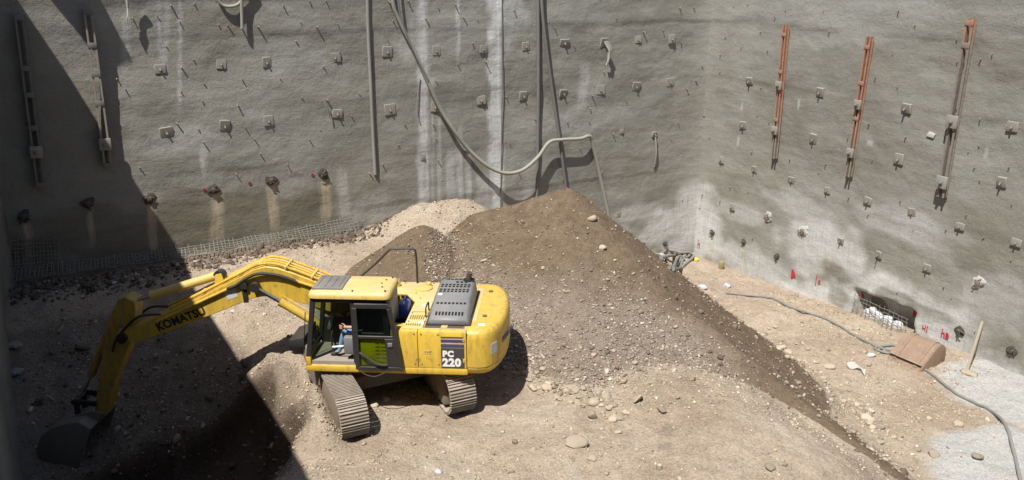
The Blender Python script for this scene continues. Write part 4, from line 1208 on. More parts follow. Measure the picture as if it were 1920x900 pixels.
# torn cloth strip
P = smooth_path([on_ground(a, b_, .05) for a, b_ in [(1588, 686), (1598, 689), (1608, 692), (1616, 697), (1622, 703)]], 5)
b = MB(); rings = []
for i, p in enumerate(P):
    t = i / (len(P) - 1); w_ = .05 + .09 * abs(math.sin(4.2 * t + .4)); tl = .5 * math.sin(7 * t)
    rings.append([p + Vector((w_ * math.cos(a) * .5, w_ * math.cos(a), .025 * math.sin(a) + tl * w_ * math.cos(a) * .5 + .02 * math.sin(3 * a + 9 * t))) for a in (6.283 * k / 9 for k in range(9))])
b.loft(rings)
tag(b.build('cloth', M['cloth'], angle=60), 'torn pale cloth strip lying on the sand near the grey hose', 'cloth')
# tin
p = on_ground(1352, 503)
b = MB(); b.tube([p, p + Vector((0, 0, .06)), p + Vector((0.01, 0, .25)), p + Vector((0.01, 0, .27))], [.10, .11, .11, .10], 14)
tag(b.build('tin_can', paint('olive_tin', (0.30, 0.24, 0.11), .5, .2, .3, .3)), 'small olive brown tin standing at the foot of the right wall', 'tin')
# leaning post with its foot debris
foot = on_ground(1812, 698); xw, zw = W2.px(1843, 603)
b = MB(); b.bar(foot - Vector((0, 0, .05)), W2.pt(xw, zw, .06), .065, .06, N2, .006)
tag(b.build('timber_post', M['wood']), 'pale timber post leaning against the right wall beyond the rusty bucket', 'post')
lump(1816, 700, .2, M['wood'], 'heap of chips around the foot of the leaning timber post', 'wood_chips', 'chips', 11, .2, (1.2, .8, .25))
# sunken board end in the foreground
p = on_ground(1195, 752)
b = MB(); b.box((0, 0, .05), (.3, .05, .2), .006, Matrix.Rotation(.5, 3, 'Y'))
o = b.build('board', M['wood']); o.location = p; o.rotation_euler = (.5, .2, .9); tag(o, 'short board end stuck in the sand at the mound foot', 'board')

# rusty loose bucket
def loose_bucket():
    root = empty('loose_bucket', on_ground(1722, 676, 0.0))
    wdir = Vector((A2.x, A2.y, 0)); q = Vector((wdir.y, -wdir.x, 0))
    if q.x > 0: q = -q
    root.rotation_euler = (0, 0, math.atan2(wdir.y, wdir.x))
    root.scale = (.84,) * 3
    sgn = 1 if q.dot(Vector((-wdir.y, wdir.x, 0))) > 0 else -1
    tag(root, 'rusty loose excavator bucket lying face down by the right wall', 'bucket')
    prof = [(-.42, -.06), (-.49, .20), (-.49, .42), (-.45, .58), (-.37, .70), (-.26, .77), (-.13, .79), (.0, .76), (.14, .69), (.40, .49), (.62, .30), (.80, .12), (.92, -.10)]
    wid = 1.18
    outer = prof; th = .04
    n_ = len(prof)
    inner = []
    for i, (a, z) in enumerate(prof):
        a0, z0 = prof[max(i - 1, 0)]; a1, z1 = prof[min(i + 1, n_ - 1)]
        t = Vector((a1 - a0, z1 - z0)).normalized(); nrm = Vector((t.y, -t.x))
        inner.append((a + nrm.x * th, z + nrm.y * th))
    loop = outer + inner[::-1]
    b = MB(); b.prism([(-wid / 2, sgn * a, z) for a, z in loop], (wid, 0, 0))
    b.build('shell', M['rust'], root)
    for s in (-1, 1):
        b = MB(); b.prism([(s * (wid / 2 + .002), sgn * a * .985, z * .985) for a, z in prof], (s * .03, 0, 0), .006)
        sp = b.build('side_plate', M['rust'], root)
        b = MB(); b.bar((s * (wid / 2 + .045), sgn * -.44, .0), (s * (wid / 2 + .045), sgn * .84, -.02), .03, .12, (0, 0, 1), .006)
        b.build('wear_strip', M['rust'], sp)
    for xx in (-.38, .38):
        b = MB()
        for (a0, z0), (a1, z1) in zip(prof[4:11], prof[5:12]):
            b.bar((xx, sgn * a0 * 1.012, z0 + .012), (xx, sgn * a1 * 1.012, z1 + .012), .13, .022, (0, 0, 1), .004)
        b.build('wear_strap', M['rust'], root)
    b = MB(); b.bar((-wid / 2, sgn * .74, .22), (wid / 2, sgn * .74, .22), .20, .02, (0, -sgn * .75, 1), .004); b.build('lip_plate', M['steel'], root)
    for k in range(5):
        xx = -wid / 2 + .1 + k * (wid - .2) / 4
        b = MB(); b.hexa([(xx - .06, sgn * .78, .0), (xx + .06, sgn * .78, .0), (xx + .04, sgn * 1.06, -.16), (xx - .04, sgn * 1.06, -.16), (xx - .06, sgn * .80, .12), (xx + .06, sgn * .80, .12), (xx + .04, sgn * 1.06, -.11), (xx - .04, sgn * 1.06, -.11)], .006)
        b.build('tooth', M['rust'], root)
    return root
loose_bucket()

# ------------------------------------------------------------------ the excavator (local: x forward, y to the operator's left, z up)
C0 = Vector((-2.45, 17.0, 0.0))
EX = empty('excavator', C0, (0, R(0.4), R(176)))
tag(EX, 'yellow crawler excavator with its cab door open, digging at the left', 'excavator')
def flatxz(pts, y):
    return [(a, y, z) for a, z in pts]

# undercarriage
TR = R(119)
def track_pt(s):
    """stadium path"""
    hl, r_ = 1.62, .41
    per = 4 * hl + 2 * math.pi * r_
    s = s % per
    if s < 2 * hl: return (-hl + s, .0, 0.0)
    s -= 2 * hl
    if s < math.pi * r_:
        a = -math.pi / 2 + s / r_; return (hl + r_ * math.cos(a), r_ + r_ * math.sin(a), s / r_)
    s -= math.pi * r_
    if s < 2 * hl: return (hl - s, 2 * r_, math.pi)
    s -= 2 * hl
    a = math.pi / 2 + s / r_
    return (-hl + r_ * math.cos(a), r_ + r_ * math.sin(a), math.pi + s / r_)
PER = 4 * 1.62 + 2 * math.pi * .41
NSH = 50
for s in (-1, 1):
    tr = empty('crawler_track', (.42, .12, 0), (0, 0, TR)); tr.parent = EX
    b = MB()
    yc = s * 1.13
    for k in range(NSH):
        x_, z_, a_ = track_pt(k * PER / NSH)
        m3 = Matrix.Rotation(-a_, 3, 'Y')
        m4 = Matrix.Translation((x_, yc, z_ + .02)) @ m3.to_4x4()
        def pb(cx, cz, sx, sz, sy=.57):
            q = [m4 @ Vector((cx + i * sx / 2, j * sy / 2, cz + l_ * sz / 2)) for l_ in (-1, 1) for i, j in ((-1, -1), (1, -1), (1, 1), (-1, 1))]
            b.hexa(q)
        pb(0, 0, PER / NSH * .93, .028)
        for g in (-.06, 0.0, .062):
            pb(g, -.026, .018, .034, .566)
    b.build('shoes', M['steel'], tr)
    b = MB()
    b.hexa([(-1.60, yc - .27, .10), (1.60, yc - .27, .10), (1.60, yc + .27, .10), (-1.60, yc + .27, .10), (-1.50, yc - .24, .74), (1.50, yc - .24, .74), (1.50, yc + .24, .74), (-1.50, yc + .24, .74)], .05)
    b.build('side_frame', M['mud'], tr)
    for xx, nm in ((1.62, 'idler_wheel'), (-1.62, 'drive_sprocket')):
        b = MB(); b.tube([(xx, yc - .16, .43), (xx, yc - .12, .43), (xx, yc + .12, .43), (xx, yc + .16, .43)], [.2, .36, .36, .2], 20); b.build(nm, M['frame'], tr)
    for k in range(7):
        xx = -1.2 + k * .4
        b = MB(); b.tube([(xx, yc - .285, .14), (xx, yc + .285, .14)], .10, 12); b.build('track_roller', M['frame'], tr)
b = MB()
b.box((0, 0, .55), (1.3, 2.0, .3), .05)
b.tube([(0, 0, .66), (0, 0, .95)], .62, 28)
o = b.build('car_body', M['frame'], EX); o.rotation_euler = (0, 0, TR); o.location = (.2, .08, 0)

# revolving frame, deck
b = MB()
b.prism([(1.66, 1.38, .97), (1.66, .42, .97), (1.35, .40, .97), (1.35, -.40, .97), (1.45, -.42, .97), (1.45, -1.34, .97), (-1.66, -1.34, .97), (-1.66, 1.38, .97)], (0, 0, .15), .035)
b.build('revolving_frame', M['yellow'], EX)
# side boxes
def side_panel(x0, x1, y0, y1, nm='side_panel', mat='yellow'):
    b = MB()
    lo, hi = 1.125, 1.93
    pts = [(y0, lo), (y1, lo), (y1, hi - .10), (y1 - .03, hi - .03), (y1 - .10, hi), (y0, hi)] if y1 > 0 else [(y1, lo), (y0, lo), (y0, hi), (y1 + .10, hi), (y1 + .03, hi - .03), (y1, hi - .10)]
    b.prism([(x0, yy, z) for yy, z in pts], (x1 - x0, 0, 0), .008)
    return b.build(nm, M[mat], EX)
sp1 = side_panel(-.66, -.12, 1.0, 1.37)
sp2 = side_panel(-1.645, -.672, 1.0, 1.37)
sp3 = side_panel(-1.645, .2, -1.0, -1.34)
sp4 = side_panel(.212, 1.4, -.5, -1.34, 'fuel_tank')
YF = 1.372
# decals on the rear side panel
b = MB(); b.box((-1.37, YF, 1.35), (.47, .004, .44), .0); b.build('decal_panel', M['panelgrey'], sp2)
for k, (zc, h_) in enumerate([(1.62, .075), (1.725, .065), (1.80, .032)]):
    b = MB(); b.box((-1.37, YF + (0 if k < 2 else -.001), zc), (.47, .004, h_)); b.build('stripe', M['bluestripe'], sp2)
def side_text(body, size, x, z, mat, par, y=YF + .004, bold=.02, space=1.0, ang=0.0, shear=0.0):
    m_ = frame((x, y, z), (-1, 0, 0), (0, 0, 1), (0, 1, 0)) @ Matrix.Rotation(ang, 4, 'Z')
    return lettering(body, size, mat, par, m_, bold, .0015, 'lettering', shear, space)
side_text('PC', .175, -1.165, 1.385, M['white'], sp2, bold=.06, space=1.12)
side_text('220', .235, -1.158, 1.175, M['white'], sp2, bold=.055, space=1.08)
b = MB(); b.box((-.86, YF, 1.47), (.15, .004, .09)); b.build('sticker', M['yellow_pale'], sp2)
side_text('1 + P', .06, -.80, 1.45, M['black_letter'], sp2, bold=.015)
b = MB(); b.box((-1.650, 1.366, 1.53), (.014, .016, .80)); b.build('panel_gap', M['slot'], sp2)
for xx, zz in ((-.2, 1.2), (-.2, 1.86), (-.60, 1.2), (-.60, 1.86), (-.74, 1.2), (-.74, 1.86), (-1.08, 1.2), (-1.08, 1.86)):
    b = MB(); b.tube([(xx, 1.36, zz), (xx, 1.378, zz)], .013, 8); b.build('bolt', M['frame'], sp1 if xx > -.67 else sp2)
for xx, zz in ((-.30, 1.60), (-1.60, 1.30), (-1.60, 1.75)):
    b = MB(); b.box((xx, YF, zz), (.05, .012, .09), .004); b.build('hinge', M['yellow'], sp1 if xx > -.67 else sp2)
for xx in (-.64, -.70):
    b = MB(); b.box((xx, YF, 1.3), (.012, .006, .05)); b.build('latch', M['dark'], sp1 if xx > -.67 else sp2)

# counterweight
def cw_ring(sc, z, push=0.0):
    pts = [(-1.655, 1.37), (-1.90, 1.37), (-2.04, 1.34), (-2.16, 1.25), (-2.27, 1.08), (-2.36, .85), (-2.43, .55), (-2.465, .2)]
    pts = pts + [(a, -c_) for a, c_ in pts[::-1]]
    return [(-1.655 + (a + 1.655) * sc * .93, c_ * (1 - (1 - sc) * .9), z) for a, c_ in pts]
b = MB(); b.loft([cw_ring(.80, .93), cw_ring(.93, .98), cw_ring(.985, 1.06), cw_ring(.992, 1.12), cw_ring(.978, 1.135), cw_ring(1.0, 1.15), cw_ring(1.0, 1.74), cw_ring(.985, 1.84), cw_ring(.95, 1.91), cw_ring(.88, 1.945), cw_ring(.75, 1.955)])
cw = b.build('counterweight', M['yellow'], EX, 50)
# stickers set into the rounded rear corner
def cw_frame(y, z, out=.004):
    pts = cw_ring(1.0, z)[:8]
    for (a0, c0, _), (a1, c1, _) in zip(pts, pts[1:]):
        if c1 <= y <= c0 and c0 != c1:
            t = (c0 - y) / (c0 - c1)
            tan = Vector((a1 - a0, c1 - c0, 0)).normalized()
            nrm = Vector((tan.y, -tan.x, 0))
            if nrm.x > 0: nrm = -nrm
            return frame(Vector((a0 + (a1 - a0) * t, y, z)) + nrm * out, tan, (0, 0, 1), nrm)
m_ = cw_frame(1.16, 1.50)
b = MB(); b.box((0, 0, 0), (.20, .22, .006)); o = b.build('sticker', M['sticker'], cw); o.matrix_local = m_
o = lettering('KOMATSU', .17, M['bluestripe'], cw, cw_frame(.80, 1.50, .008) @ Matrix.Translation((0, -.05, 0)), .03, .003)
b = MB()
b.box((-1.93, 1.05, 1.957), (.14, .10, .006)); b.build('sticker', M['white'], cw)

# top deck
b = MB()
b.prism([(-.36, 1.28, 1.90), (-.36, -.10, 1.90), (-.10, -.55, 1.90), (.18, -.55, 1.90), (.18, -1.27, 1.90), (-1.65, -1.27, 1.90), (-1.65, 1.28, 1.90)], (0, 0, .045), .008)
deck = b.build('top_deck', M['yellow_top'], EX)
b = MB(); b.prism([(.22, -.52, 1.932), (.22, -1.26, 1.932), (1.36, -1.26, 1.932), (1.36, -.52, 1.932)], (0, 0, .02), .005); b.build('tank_top', M['yellow_top'], EX)
# louvres in the deck
def louvre(x0, x1, y0, y1, n_, along='x', mat='slot', nm='louvre'):
    b = MB()
    for k in range(n_):
        t = (k + .5) / n_
        if along == 'x':
            b.box((x0 + (x1 - x0) * t, (y0 + y1) / 2, 1.947), (abs(x1 - x0) / n_ * .55, abs(y1 - y0), .006))
        else:
            b.box(((x0 + x1) / 2, y0 + (y1 - y0) * t, 1.947), (abs(x1 - x0), abs(y1 - y0) / n_ * .5, .006))
    return b.build(nm, M[mat], deck)
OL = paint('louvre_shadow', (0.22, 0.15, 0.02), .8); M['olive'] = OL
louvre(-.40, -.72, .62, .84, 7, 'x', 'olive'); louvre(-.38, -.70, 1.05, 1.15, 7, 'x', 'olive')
b = MB(); b.box((-1.19, 1.19, 1.945), (.84, .14, .010), .002); b.build('grille_strip', paint('grille_dust', (0.20, 0.165, 0.11), .8, 0, .2, .3), deck)
for k in range(4):
    for xx in (-.96, -1.42):
        b = MB(); b.box((xx, 1.145 + .03 * k, 1.952), (.32, .010, .004)); b.build('louvre', M['slot'], deck)
b = MB(); b.box((-1.19, 1.19, 1.956), (.13, .11, .014), .003); b.build('latch_plate', M['yellow_pale'], deck)
b = MB(); b.tube([(-.42, -.88, 1.93), (-.42, -.88, 1.975), (-.42, -.88, 1.985)], [.20, .20, .17], 22); b.build('filler_cover', M['yellow_pale'], deck)
b = MB(); b.tube([(-.52, -1.02, 1.93), (-.52, -1.02, 2.03), (-.52, -1.02, 2.05)], [.06, .06, .04], 12); b.build('filler_cap', M['yellow'], deck)
b = MB(); b.tube([(.20, -1.0, 1.9), (.20, -1.0, 2.04), (.20, -1.0, 2.08)], [.075, .075, .05], 14); b.build('filler_neck', M['yellow'], EX)
for (xx, yy, sx, sy) in [(-.68, 1.0, .12, .12), (-.60, .1, .1, .06), (-1.76, .2, .0, .0)]:
    if sx:
        b = MB(); b.box((xx, yy, 1.947), (sx, sy, .005)); b.build('sticker', M['sticker'], deck)
# worn hatch on the counterweight side
b = MB(); b.prism([(-1.66, .9, 1.95), (-1.66, -.95, 1.95), (-1.80, -.95, 1.95), (-1.80, .9, 1.95)], (0, 0, .012), .004); b.build('rear_strip', M['yellow_top'], EX)

for xx, yy in ((-.42, .95), (-.75, .95), (-.42, .52), (-.75, .52), (-.45, -.3), (-.6, -1.2), (-1.1, -1.2), (-1.6, -1.2), (0.05, -1.2), (-.3, -.6)):
    b = MB(); b.tube([(xx, yy, 1.94), (xx, yy, 1.958)], .016, 8); b.build('bolt', M['frame'], deck)
for yy in (-.75, .62):
    b = MB(); b.tube([(-1.95, yy, 1.93), (-1.95, yy, 1.975)], .05, 12); b.build('lifting_eye', M['frame'], cw)
b = MB(); b.box((-.76, .2, 1.947), (.010, 2.1, .006)); b.build('panel_gap', M['slot'], deck)
b = MB(); b.box((-.58, .45, 1.947), (.36, .010, .006)); b.build('panel_gap', M['slot'], deck)
# grey engine hood
def hood_ring(y, z0, zt, w0, w1, ins):
    xc = -1.255
    return [(xc + w0, y, z0), (xc + w1, y, zt - ins), (xc + w1 - ins, y, zt), (xc - w1 + ins, y, zt), (xc - w1, y, zt - ins), (xc - w0, y, z0)]
b = MB()
b.loft([hood_ring(1.09, 1.95, 2.05, .43, .40, .03), hood_ring(1.06, 1.95, 2.09, .43, .40, .05), hood_ring(.86, 1.95, 2.15, .43, .40, .06), hood_ring(.80, 1.95, 2.20, .43, .40, .06), hood_ring(.42, 1.95, 2.26, .43, .39, .06), hood_ring(.36, 1.95, 2.30, .43, .39, .06), hood_ring(-.45, 1.95, 2.33, .42, .385, .06), hood_ring(-.58, 1.95, 2.31, .42, .38, .07), hood_ring(-.66, 1.95, 2.24, .41, .36, .09), hood_ring(-.69, 1.95, 2.05, .40, .35, .03)])
hood = b.build('engine_hood', M['grey'], EX, 50)
b = MB(); b.box((-1.255, .2, 1.962), (.93, 1.86, .035), .012); b.build('hood_rim', M['dark'], hood)
def hood_z(y):
    ys = [-.69, -.66, -.58, -.45, .36, .42, .80, .86, 1.06, 1.09]; zs = [2.05, 2.24, 2.31, 2.33, 2.30, 2.26, 2.20, 2.15, 2.09, 2.05]
    return float(np.interp(y, ys, zs))
def slots(y, n_, x0, x1, sx, sy):
    for k in range(n_):
        xx = x0 + (x1 - x0) * (k + .5) / n_
        b = MB(); b.hexa([(xx - sx / 2, y - sy / 2, hood_z(y - sy / 2) - .03), (xx + sx / 2, y - sy / 2, hood_z(y - sy / 2) - .03), (xx + sx / 2, y + sy / 2, hood_z(y + sy / 2) - .03), (xx - sx / 2, y + sy / 2, hood_z(y + sy / 2) - .03),
                          (xx - sx / 2, y - sy / 2, hood_z(y - sy / 2) + .003), (xx + sx / 2, y - sy / 2, hood_z(y - sy / 2) + .003), (xx + sx / 2, y + sy / 2, hood_z(y + sy / 2) + .003), (xx - sx / 2, y + sy / 2, hood_z(y + sy / 2) + .003)])
        b.build('vent_slot', M['slot'], hood)
slots(.93, 9, -.96, -1.56, .042, .11)
slots(.62, 8, -.94, -1.58, .05, .07)
for yy in (.16, .06): slots(yy, 8, -.93, -1.58, .055, .07)
for yy in (-.10, -.20): slots(yy, 8, -.93, -1.58, .055, .07)
slots(-.34, 3, -1.22, -1.5, .06, .08)
slots(-.52, 4, -1.0, -1.36, .07, .09)
b = MB(); b.hexa([(-.94, .28, hood_z(.28) - .01), (-1.03, .28, hood_z(.28) - .01), (-1.03, .36, hood_z(.36) - .01), (-.94, .36, hood_z(.36) - .01), (-.94, .28, hood_z(.28) + .004), (-1.03, .28, hood_z(.28) + .004), (-1.03, .36, hood_z(.36) + .004), (-.94, .36, hood_z(.36) + .004)]); b.build('sticker', M['white'], hood)
b = MB(); b.tube([(-1.50, -.48, 2.325), (-1.50, -.48, 2.338)], .13, 20); b.build('exhaust_opening', M['slot'], hood)
b = MB(); b.tube([(-1.50, -.48, 2.2), (-1.50, -.48, 2.42), (-1.53, -.48, 2.50)], .062, 14); b.build('exhaust_pipe', M['exhaust'], EX)
def rail_tube(nm, pts, r_, mat):
    b = MB(); b.tube(pts, r_, 8); return b.build(nm, M[mat], EX)
rail_tube('grab_handle', smooth_path([(-.74, .72, 1.93), (-.74, .72, 2.10), (-.74, .66, 2.15), (-.74, .42, 2.15), (-.74, .36, 2.10), (-.74, .36, 1.93)], 3), .016, 'dark')
rail_tube('handrail', smooth_path([(-.22, -1.22, 1.93), (-.22, -1.22, 2.30), (-.21, -1.22, 2.68), (-.16, -1.22, 2.76), (.0, -1.22, 2.77), (.32, -1.22, 2.75), (.42, -1.22, 2.70), (.72, -1.22, 2.40), (1.1, -1.22, 2.06), (1.2, -1.22, 1.94)], 3), .024, 'dark')

# pocket behind the cab
b = MB(); b.box((.1, .15, 1.40), (.9, 1.0, .60)); b.build('pump_bay_floor', M['dark'], EX)

# ---- boom
TOP = [(.15, 1.92), (.9, 2.16), (1.6, 2.47), (2.2, 2.70), (2.5, 2.80), (2.75, 2.82), (3.0, 2.75), (3.3, 2.58), (4.0, 2.22), (4.7, 1.86), (5.4, 1.54), (5.8, 1.36), (6.18, 1.28)]
BOT = [(6.28, 1.12), (6.2, 1.0), (5.8, .98), (5.1, 1.25), (4.38, 1.54), (3.7, 1.83), (3.33, 1.99), (3.05, 2.10), (2.85, 2.14), (2.6, 2.13), (2.0, 2.0), (1.2, 1.75), (.5, 1.50), (.12, 1.52), (0.0, 1.72)]
b = MB(); b.prism(flatxz(TOP + BOT, -.25), (0, .5, 0), .012, 1)
boom = b.build('boom', M['yellow'], EX, 30)
def on_top(x, up):
    xs = [p[0] for p in TOP]; zs = [p[1] for p in TOP]
    return float(np.interp(x, xs, zs)) + up
for yy, rr_, mt, x0, x1 in ((-.20, .030, 'yellow', 1.3, 5.2), (-.06, .022, 'yellow_pale', 1.3, 4.6), (.06, .022, 'yellow', 1.3, 4.6), (.20, .030, 'yellow', 1.3, 5.0)):
    b = MB(); b.tube([(x_, yy, on_top(x_, .07)) for x_ in np.linspace(x0, x1, 20)], rr_, 8); b.build('hydraulic_pipe', M[mt], boom)
for xx in (1.75, 2.3, 3.35, 4.2):
    b = MB(); b.box((xx, 0, on_top(xx, .07)), (.05, .52, .06), .01); b.build('pipe_clamp', M['yellow_pale'], boom)
b = MB(); b.tube(smooth_path([(2.05, .29, 2.50), (2.3, .30, 2.61), (2.6, .31, 2.68), (2.9, .32, 2.68), (3.15, .31, 2.57), (3.4, .30, 2.40), (3.6, .29, 2.32)], 4), .035, 8); b.build('hydraulic_hose', M['rubber'], boom)
b = MB(); b.tube([(3.55, .285, 2.33), (4.6, .285, 1.83), (5.3, .285, 1.50)], .03, 8); b.build('hydraulic_pipe', M['yellow'], boom)
b = MB(); b.tube([(1.5, .285, 2.33), (2.1, .285, 2.53)], .03, 8); b.build('hydraulic_pipe', M['yellow'], boom)
for xx, z0, z1 in ((3.22, 2.12, 2.38),):
    b = MB(); b.bar((xx, .27, z0 - .12), (xx + .03, .27, z1), .10, .03, (0, 1, 0)); b.tube([(xx, .24, z1 + .02), (xx, .33, z1 + .02)], .075, 14); b.build('hose_bracket', M['dark'], boom)
ang = math.atan2(1.68 - 1.28, 4.27 - 5.30)
side_text('KOMATSU', .255, 5.28, 1.275, M['black_letter'], boom, .254, .035, 1.03, math.atan2(.40, 1.03))
b = MB(); b.prism([(3.70, .251, 2.22), (3.45, .251, 2.33), (3.40, .251, 2.13), (3.63, .251, 2.05)], (0, .003, 0)); b.build('sticker', M['sticker'], boom)
b = MB(); b.tube([(2.96, -.32, 2.40), (2.96, .36, 2.40)], .085, 16); b.build('pin', M['dark'], boom)
for s in (-1, 1):
    b = MB(); b.tube([(1.35, s * .37, 1.38), (2.36, s * .37, 2.03), (2.44, s * .37, 2.085)], [.088, .088, .10], 16); cyl = b.build('boom_cylinder', M['yellow'], EX)
    b = MB(); b.tube([(2.40, s * .37, 2.06), (2.96, s * .37, 2.40)], .045, 14); b.build('rod', M['chrome'], cyl)
    b = MB(); b.tube([(2.96, s * .31, 2.40), (2.96, s * .43, 2.40)], .105, 16); b.build('rod_eye', M['dark'], cyl)
    b = MB(); b.tube([(1.7, s * .37 - .06, 1.74), (2.4, s * .37 - .06, 2.19)], .02, 6); b.build('feed_pipe', M['yellow'], cyl)
# arm cylinder on top of the boom
b = MB(); b.hexa([(3.70, -.12, 2.30), (3.98, -.12, 2.16), (3.98, .12, 2.16), (3.70, .12, 2.30), (3.78, -.10, 2.60), (3.92, -.10, 2.56), (3.92, .10, 2.56), (3.78, .10, 2.60)], .015); b.build('cylinder_bracket', M['yellow'], boom)
b = MB(); b.tube([(3.86, 0, 2.52), (3.95, 0, 2.495), (5.38, 0, 2.03), (5.44, 0, 2.01)], [.08, .10, .10, .115], 16); ac = b.build('arm_cylinder', M['yellow_pale'], EX)
b = MB(); b.tube([(5.40, 0, 2.022), (5.90, 0, 1.86)], .05, 12); b.build('rod', M['chrome'], ac)
b = MB(); b.tube([(3.85, -.09, 2.52), (3.85, .09, 2.52)], .12, 16); b.build('base_eye', M['dark'], ac)
b = MB(); b.tube([(5.9, -.09, 1.86), (5.9, .09, 1.86)], .10, 16); b.build('rod_eye', M['dark'], ac)
# ---- arm
ARM = [(5.75, 1.93), (5.95, 2.03), (6.12, 1.98), (6.45, 1.45), (6.62, .95), (6.86, .04), (7.10, -.72), (7.12, -.92), (6.98, -.98), (6.86, -.90), (6.52, -.02), (6.12, .72), (5.98, .98), (5.90, 1.25), (5.78, 1.65)]
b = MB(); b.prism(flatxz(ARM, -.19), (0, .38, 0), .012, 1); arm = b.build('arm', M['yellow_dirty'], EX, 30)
b = MB(); b.tube([(6.12, -.33, 1.10), (6.12, .33, 1.10)], .12, 18); b.build('pin', M['dark'], arm)
for s in (-1, 1):
    b = MB(); b.tube(smooth_path([(5.2, s * .22, 1.66), (5.65, s * .25, 1.62), (6.0, s * .27, 1.35), (6.3, s * .26, 1.0), (6.4, s * .24, .75)], 4), .028, 8); b.build('hydraulic_hose', M['rubber'], arm)
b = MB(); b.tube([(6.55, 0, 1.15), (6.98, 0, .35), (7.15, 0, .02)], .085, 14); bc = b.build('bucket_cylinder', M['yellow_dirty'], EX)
b = MB(); b.tube([(7.12, 0, .08), (7.52, 0, -.55)], .045, 12); b.build('rod', M['chrome'], bc)
b = MB()
for s in (-1, 1):
    b.bar((7.0, s * .23, -.58), (7.53, s * .23, -.55), .05, .13, (0, 0, 1), .01)
    b.bar((7.53, s * .15, -.55), (7.55, s * .15, -1.0), .05, .13, (1, 0, 0), .01)
b.tube([(7.53, -.27, -.55), (7.53, .27, -.55)], .06, 12)
b.build('bucket_link', M['dark'], EX)
# ---- bucket
BK = [(7.02, -1.02), (7.28, -.86), (7.55, -.90), (7.92, -1.02), (8.22, -1.25), (8.40, -1.58), (8.42, -1.92), (8.24, -2.20), (7.95, -2.36), (7.62, -2.42)]
inner = [(7.06, -1.10), (7.30, -.94), (7.55, -.97), (7.88, -1.09), (8.15, -1.30), (8.32, -1.60), (8.33, -1.90), (8.18, -2.13), (7.92, -2.28), (7.62, -2.35)]
GREYB = paint('worn_bucket_steel', (0.22, 0.205, 0.185), .55, .35, .25, .45, (0.42, 0.36, 0.29), 4)
b = MB(); b.prism(flatxz(BK + inner[::-1], -.56), (0, 1.12, 0)); bk = b.build('bucket', GREYB, EX, 30)
for s in (-1, 1):
    b = MB(); b.prism([(x_, s * .562, z_) for x_, z_ in BK], (0, s * .035, 0), .006); b.build('side_plate', GREYB, bk)
for k in range(5):
    yy = -.46 + .23 * k
    b = MB(); b.hexa([(7.70, yy - .055, -2.46), (7.70, yy + .055, -2.46), (7.70, yy + .055, -2.36), (7.70, yy - .055, -2.36), (7.36, yy - .03, -2.47), (7.36, yy + .03, -2.47), (7.36, yy + .03, -2.42), (7.36, yy - .03, -2.42)]); b.build('tooth', GREYB, bk)
for s in (-1, 1):
    b = MB(); b.prism([(6.88, s * .24, -.80), (7.12, s * .24, -.75), (7.62, s * .24, -.90), (7.6, s * .24, -1.0), (7.0, s * .24, -1.06)], (0, s * .04, 0)); b.build('ear_plate', GREYB, bk)

# ---- cab
YN, YFAR = 1.37, .44
b = MB()
def pillar(pts, y, t): b.prism(flatxz(pts, y), (0, t, 0), .008, 1)
for yy, t in ((YN, -.07), (YFAR, .07)):
    pillar([(1.64, 1.30), (1.55, 1.30), (1.36, 2.58), (1.46, 2.58)], yy, t)                 # A
    pillar([(.66, 1.20), (.57, 1.20), (.57, 2.58), (.66, 2.58)], yy, t)                      # B
    pillar([(.0, 1.20), (-.10, 1.20), (-.08, 2.58), (.02, 2.58)], yy, t)                     # C
    pillar([(1.46, 2.50), (-.08, 2.50), (-.08, 2.60), (1.45, 2.60)], yy, t)                  # head rail
    pillar([(.57, 1.80), (.0, 1.80), (.0, 1.86), (.57, 1.86)], yy, t)
b.box((1.40, .905, 2.55), (.08, .80, .09), .01)
b.box((1.60, .905, 1.34), (.07, .80, .10), .01)
b.box((-.05, .905, 1.85), (.07, .80, .10), .01)
b.box((.27, YN - .03, 1.51), (.55, .03, .58)); b.box((.58, YFAR + .03, 1.51), (1.98, .03, .58)); b.box((-.06, .905, 1.51), (.03, .80, .58))
cab = b.build('cab', M['dark'], EX)
b = MB(); b.box((1.60, YN - .04, 1.20), (.10, .09, .20), .012); b.box((1.625, .905, 1.21), (.05, .86, .18), .012)
b.build('front_sill', M['yellow'], cab)
# roof with rounded rim
def roof_ring(ins, z):
    x0, x1, y0, y1, c_ = -.16 + ins, 1.50 - ins, .40 + ins, 1.42 - ins, .13
    out = []
    for (cx, cy, a0) in ((x1 - c_, y1 - c_, 0), (x0 + c_, y1 - c_, 90), (x0 + c_, y0 + c_, 180), (x1 - c_, y0 + c_, 270)):
        for k in range(5):
            a = R(a0 + k * 22.5); out.append((cx + c_ * math.cos(a), cy + c_ * math.sin(a), z))
    return out
b = MB(); b.loft([roof_ring(.05, 2.575), roof_ring(.0, 2.60), roof_ring(.0, 2.66), roof_ring(.025, 2.71), roof_ring(.08, 2.735), roof_ring(.3, 2.75)])
roof = b.build('cab_roof', M['yellow_top'], cab, 60)
b = MB(); b.prism([(1.44, 1.28, 2.735), (1.44, .54, 2.735), (.82, .54, 2.735), (.82, 1.28, 2.735)], (0, 0, .04), .02)
b.build('roof_hatch', M['hatch'], cab)
b = MB()
for k in range(3): b.box((.92 + .14 * k, .91, 2.775), (.035, .56, .022), .006)
b.box((1.36, .91, 2.775), (.025, .6, .018), .005)
b.build('hatch_rib', M['hatch'], cab)
b = MB()
for xx, yy in ((-.05, 1.30), (.05, 1.1), (.05, .7), (-.05, .55), (.6, 1.33), (.1, .9)): b.tube([(xx, yy, 2.70), (xx, yy, 2.76)], .018, 8)
b.build('roof_bolt', M['dark'], cab)
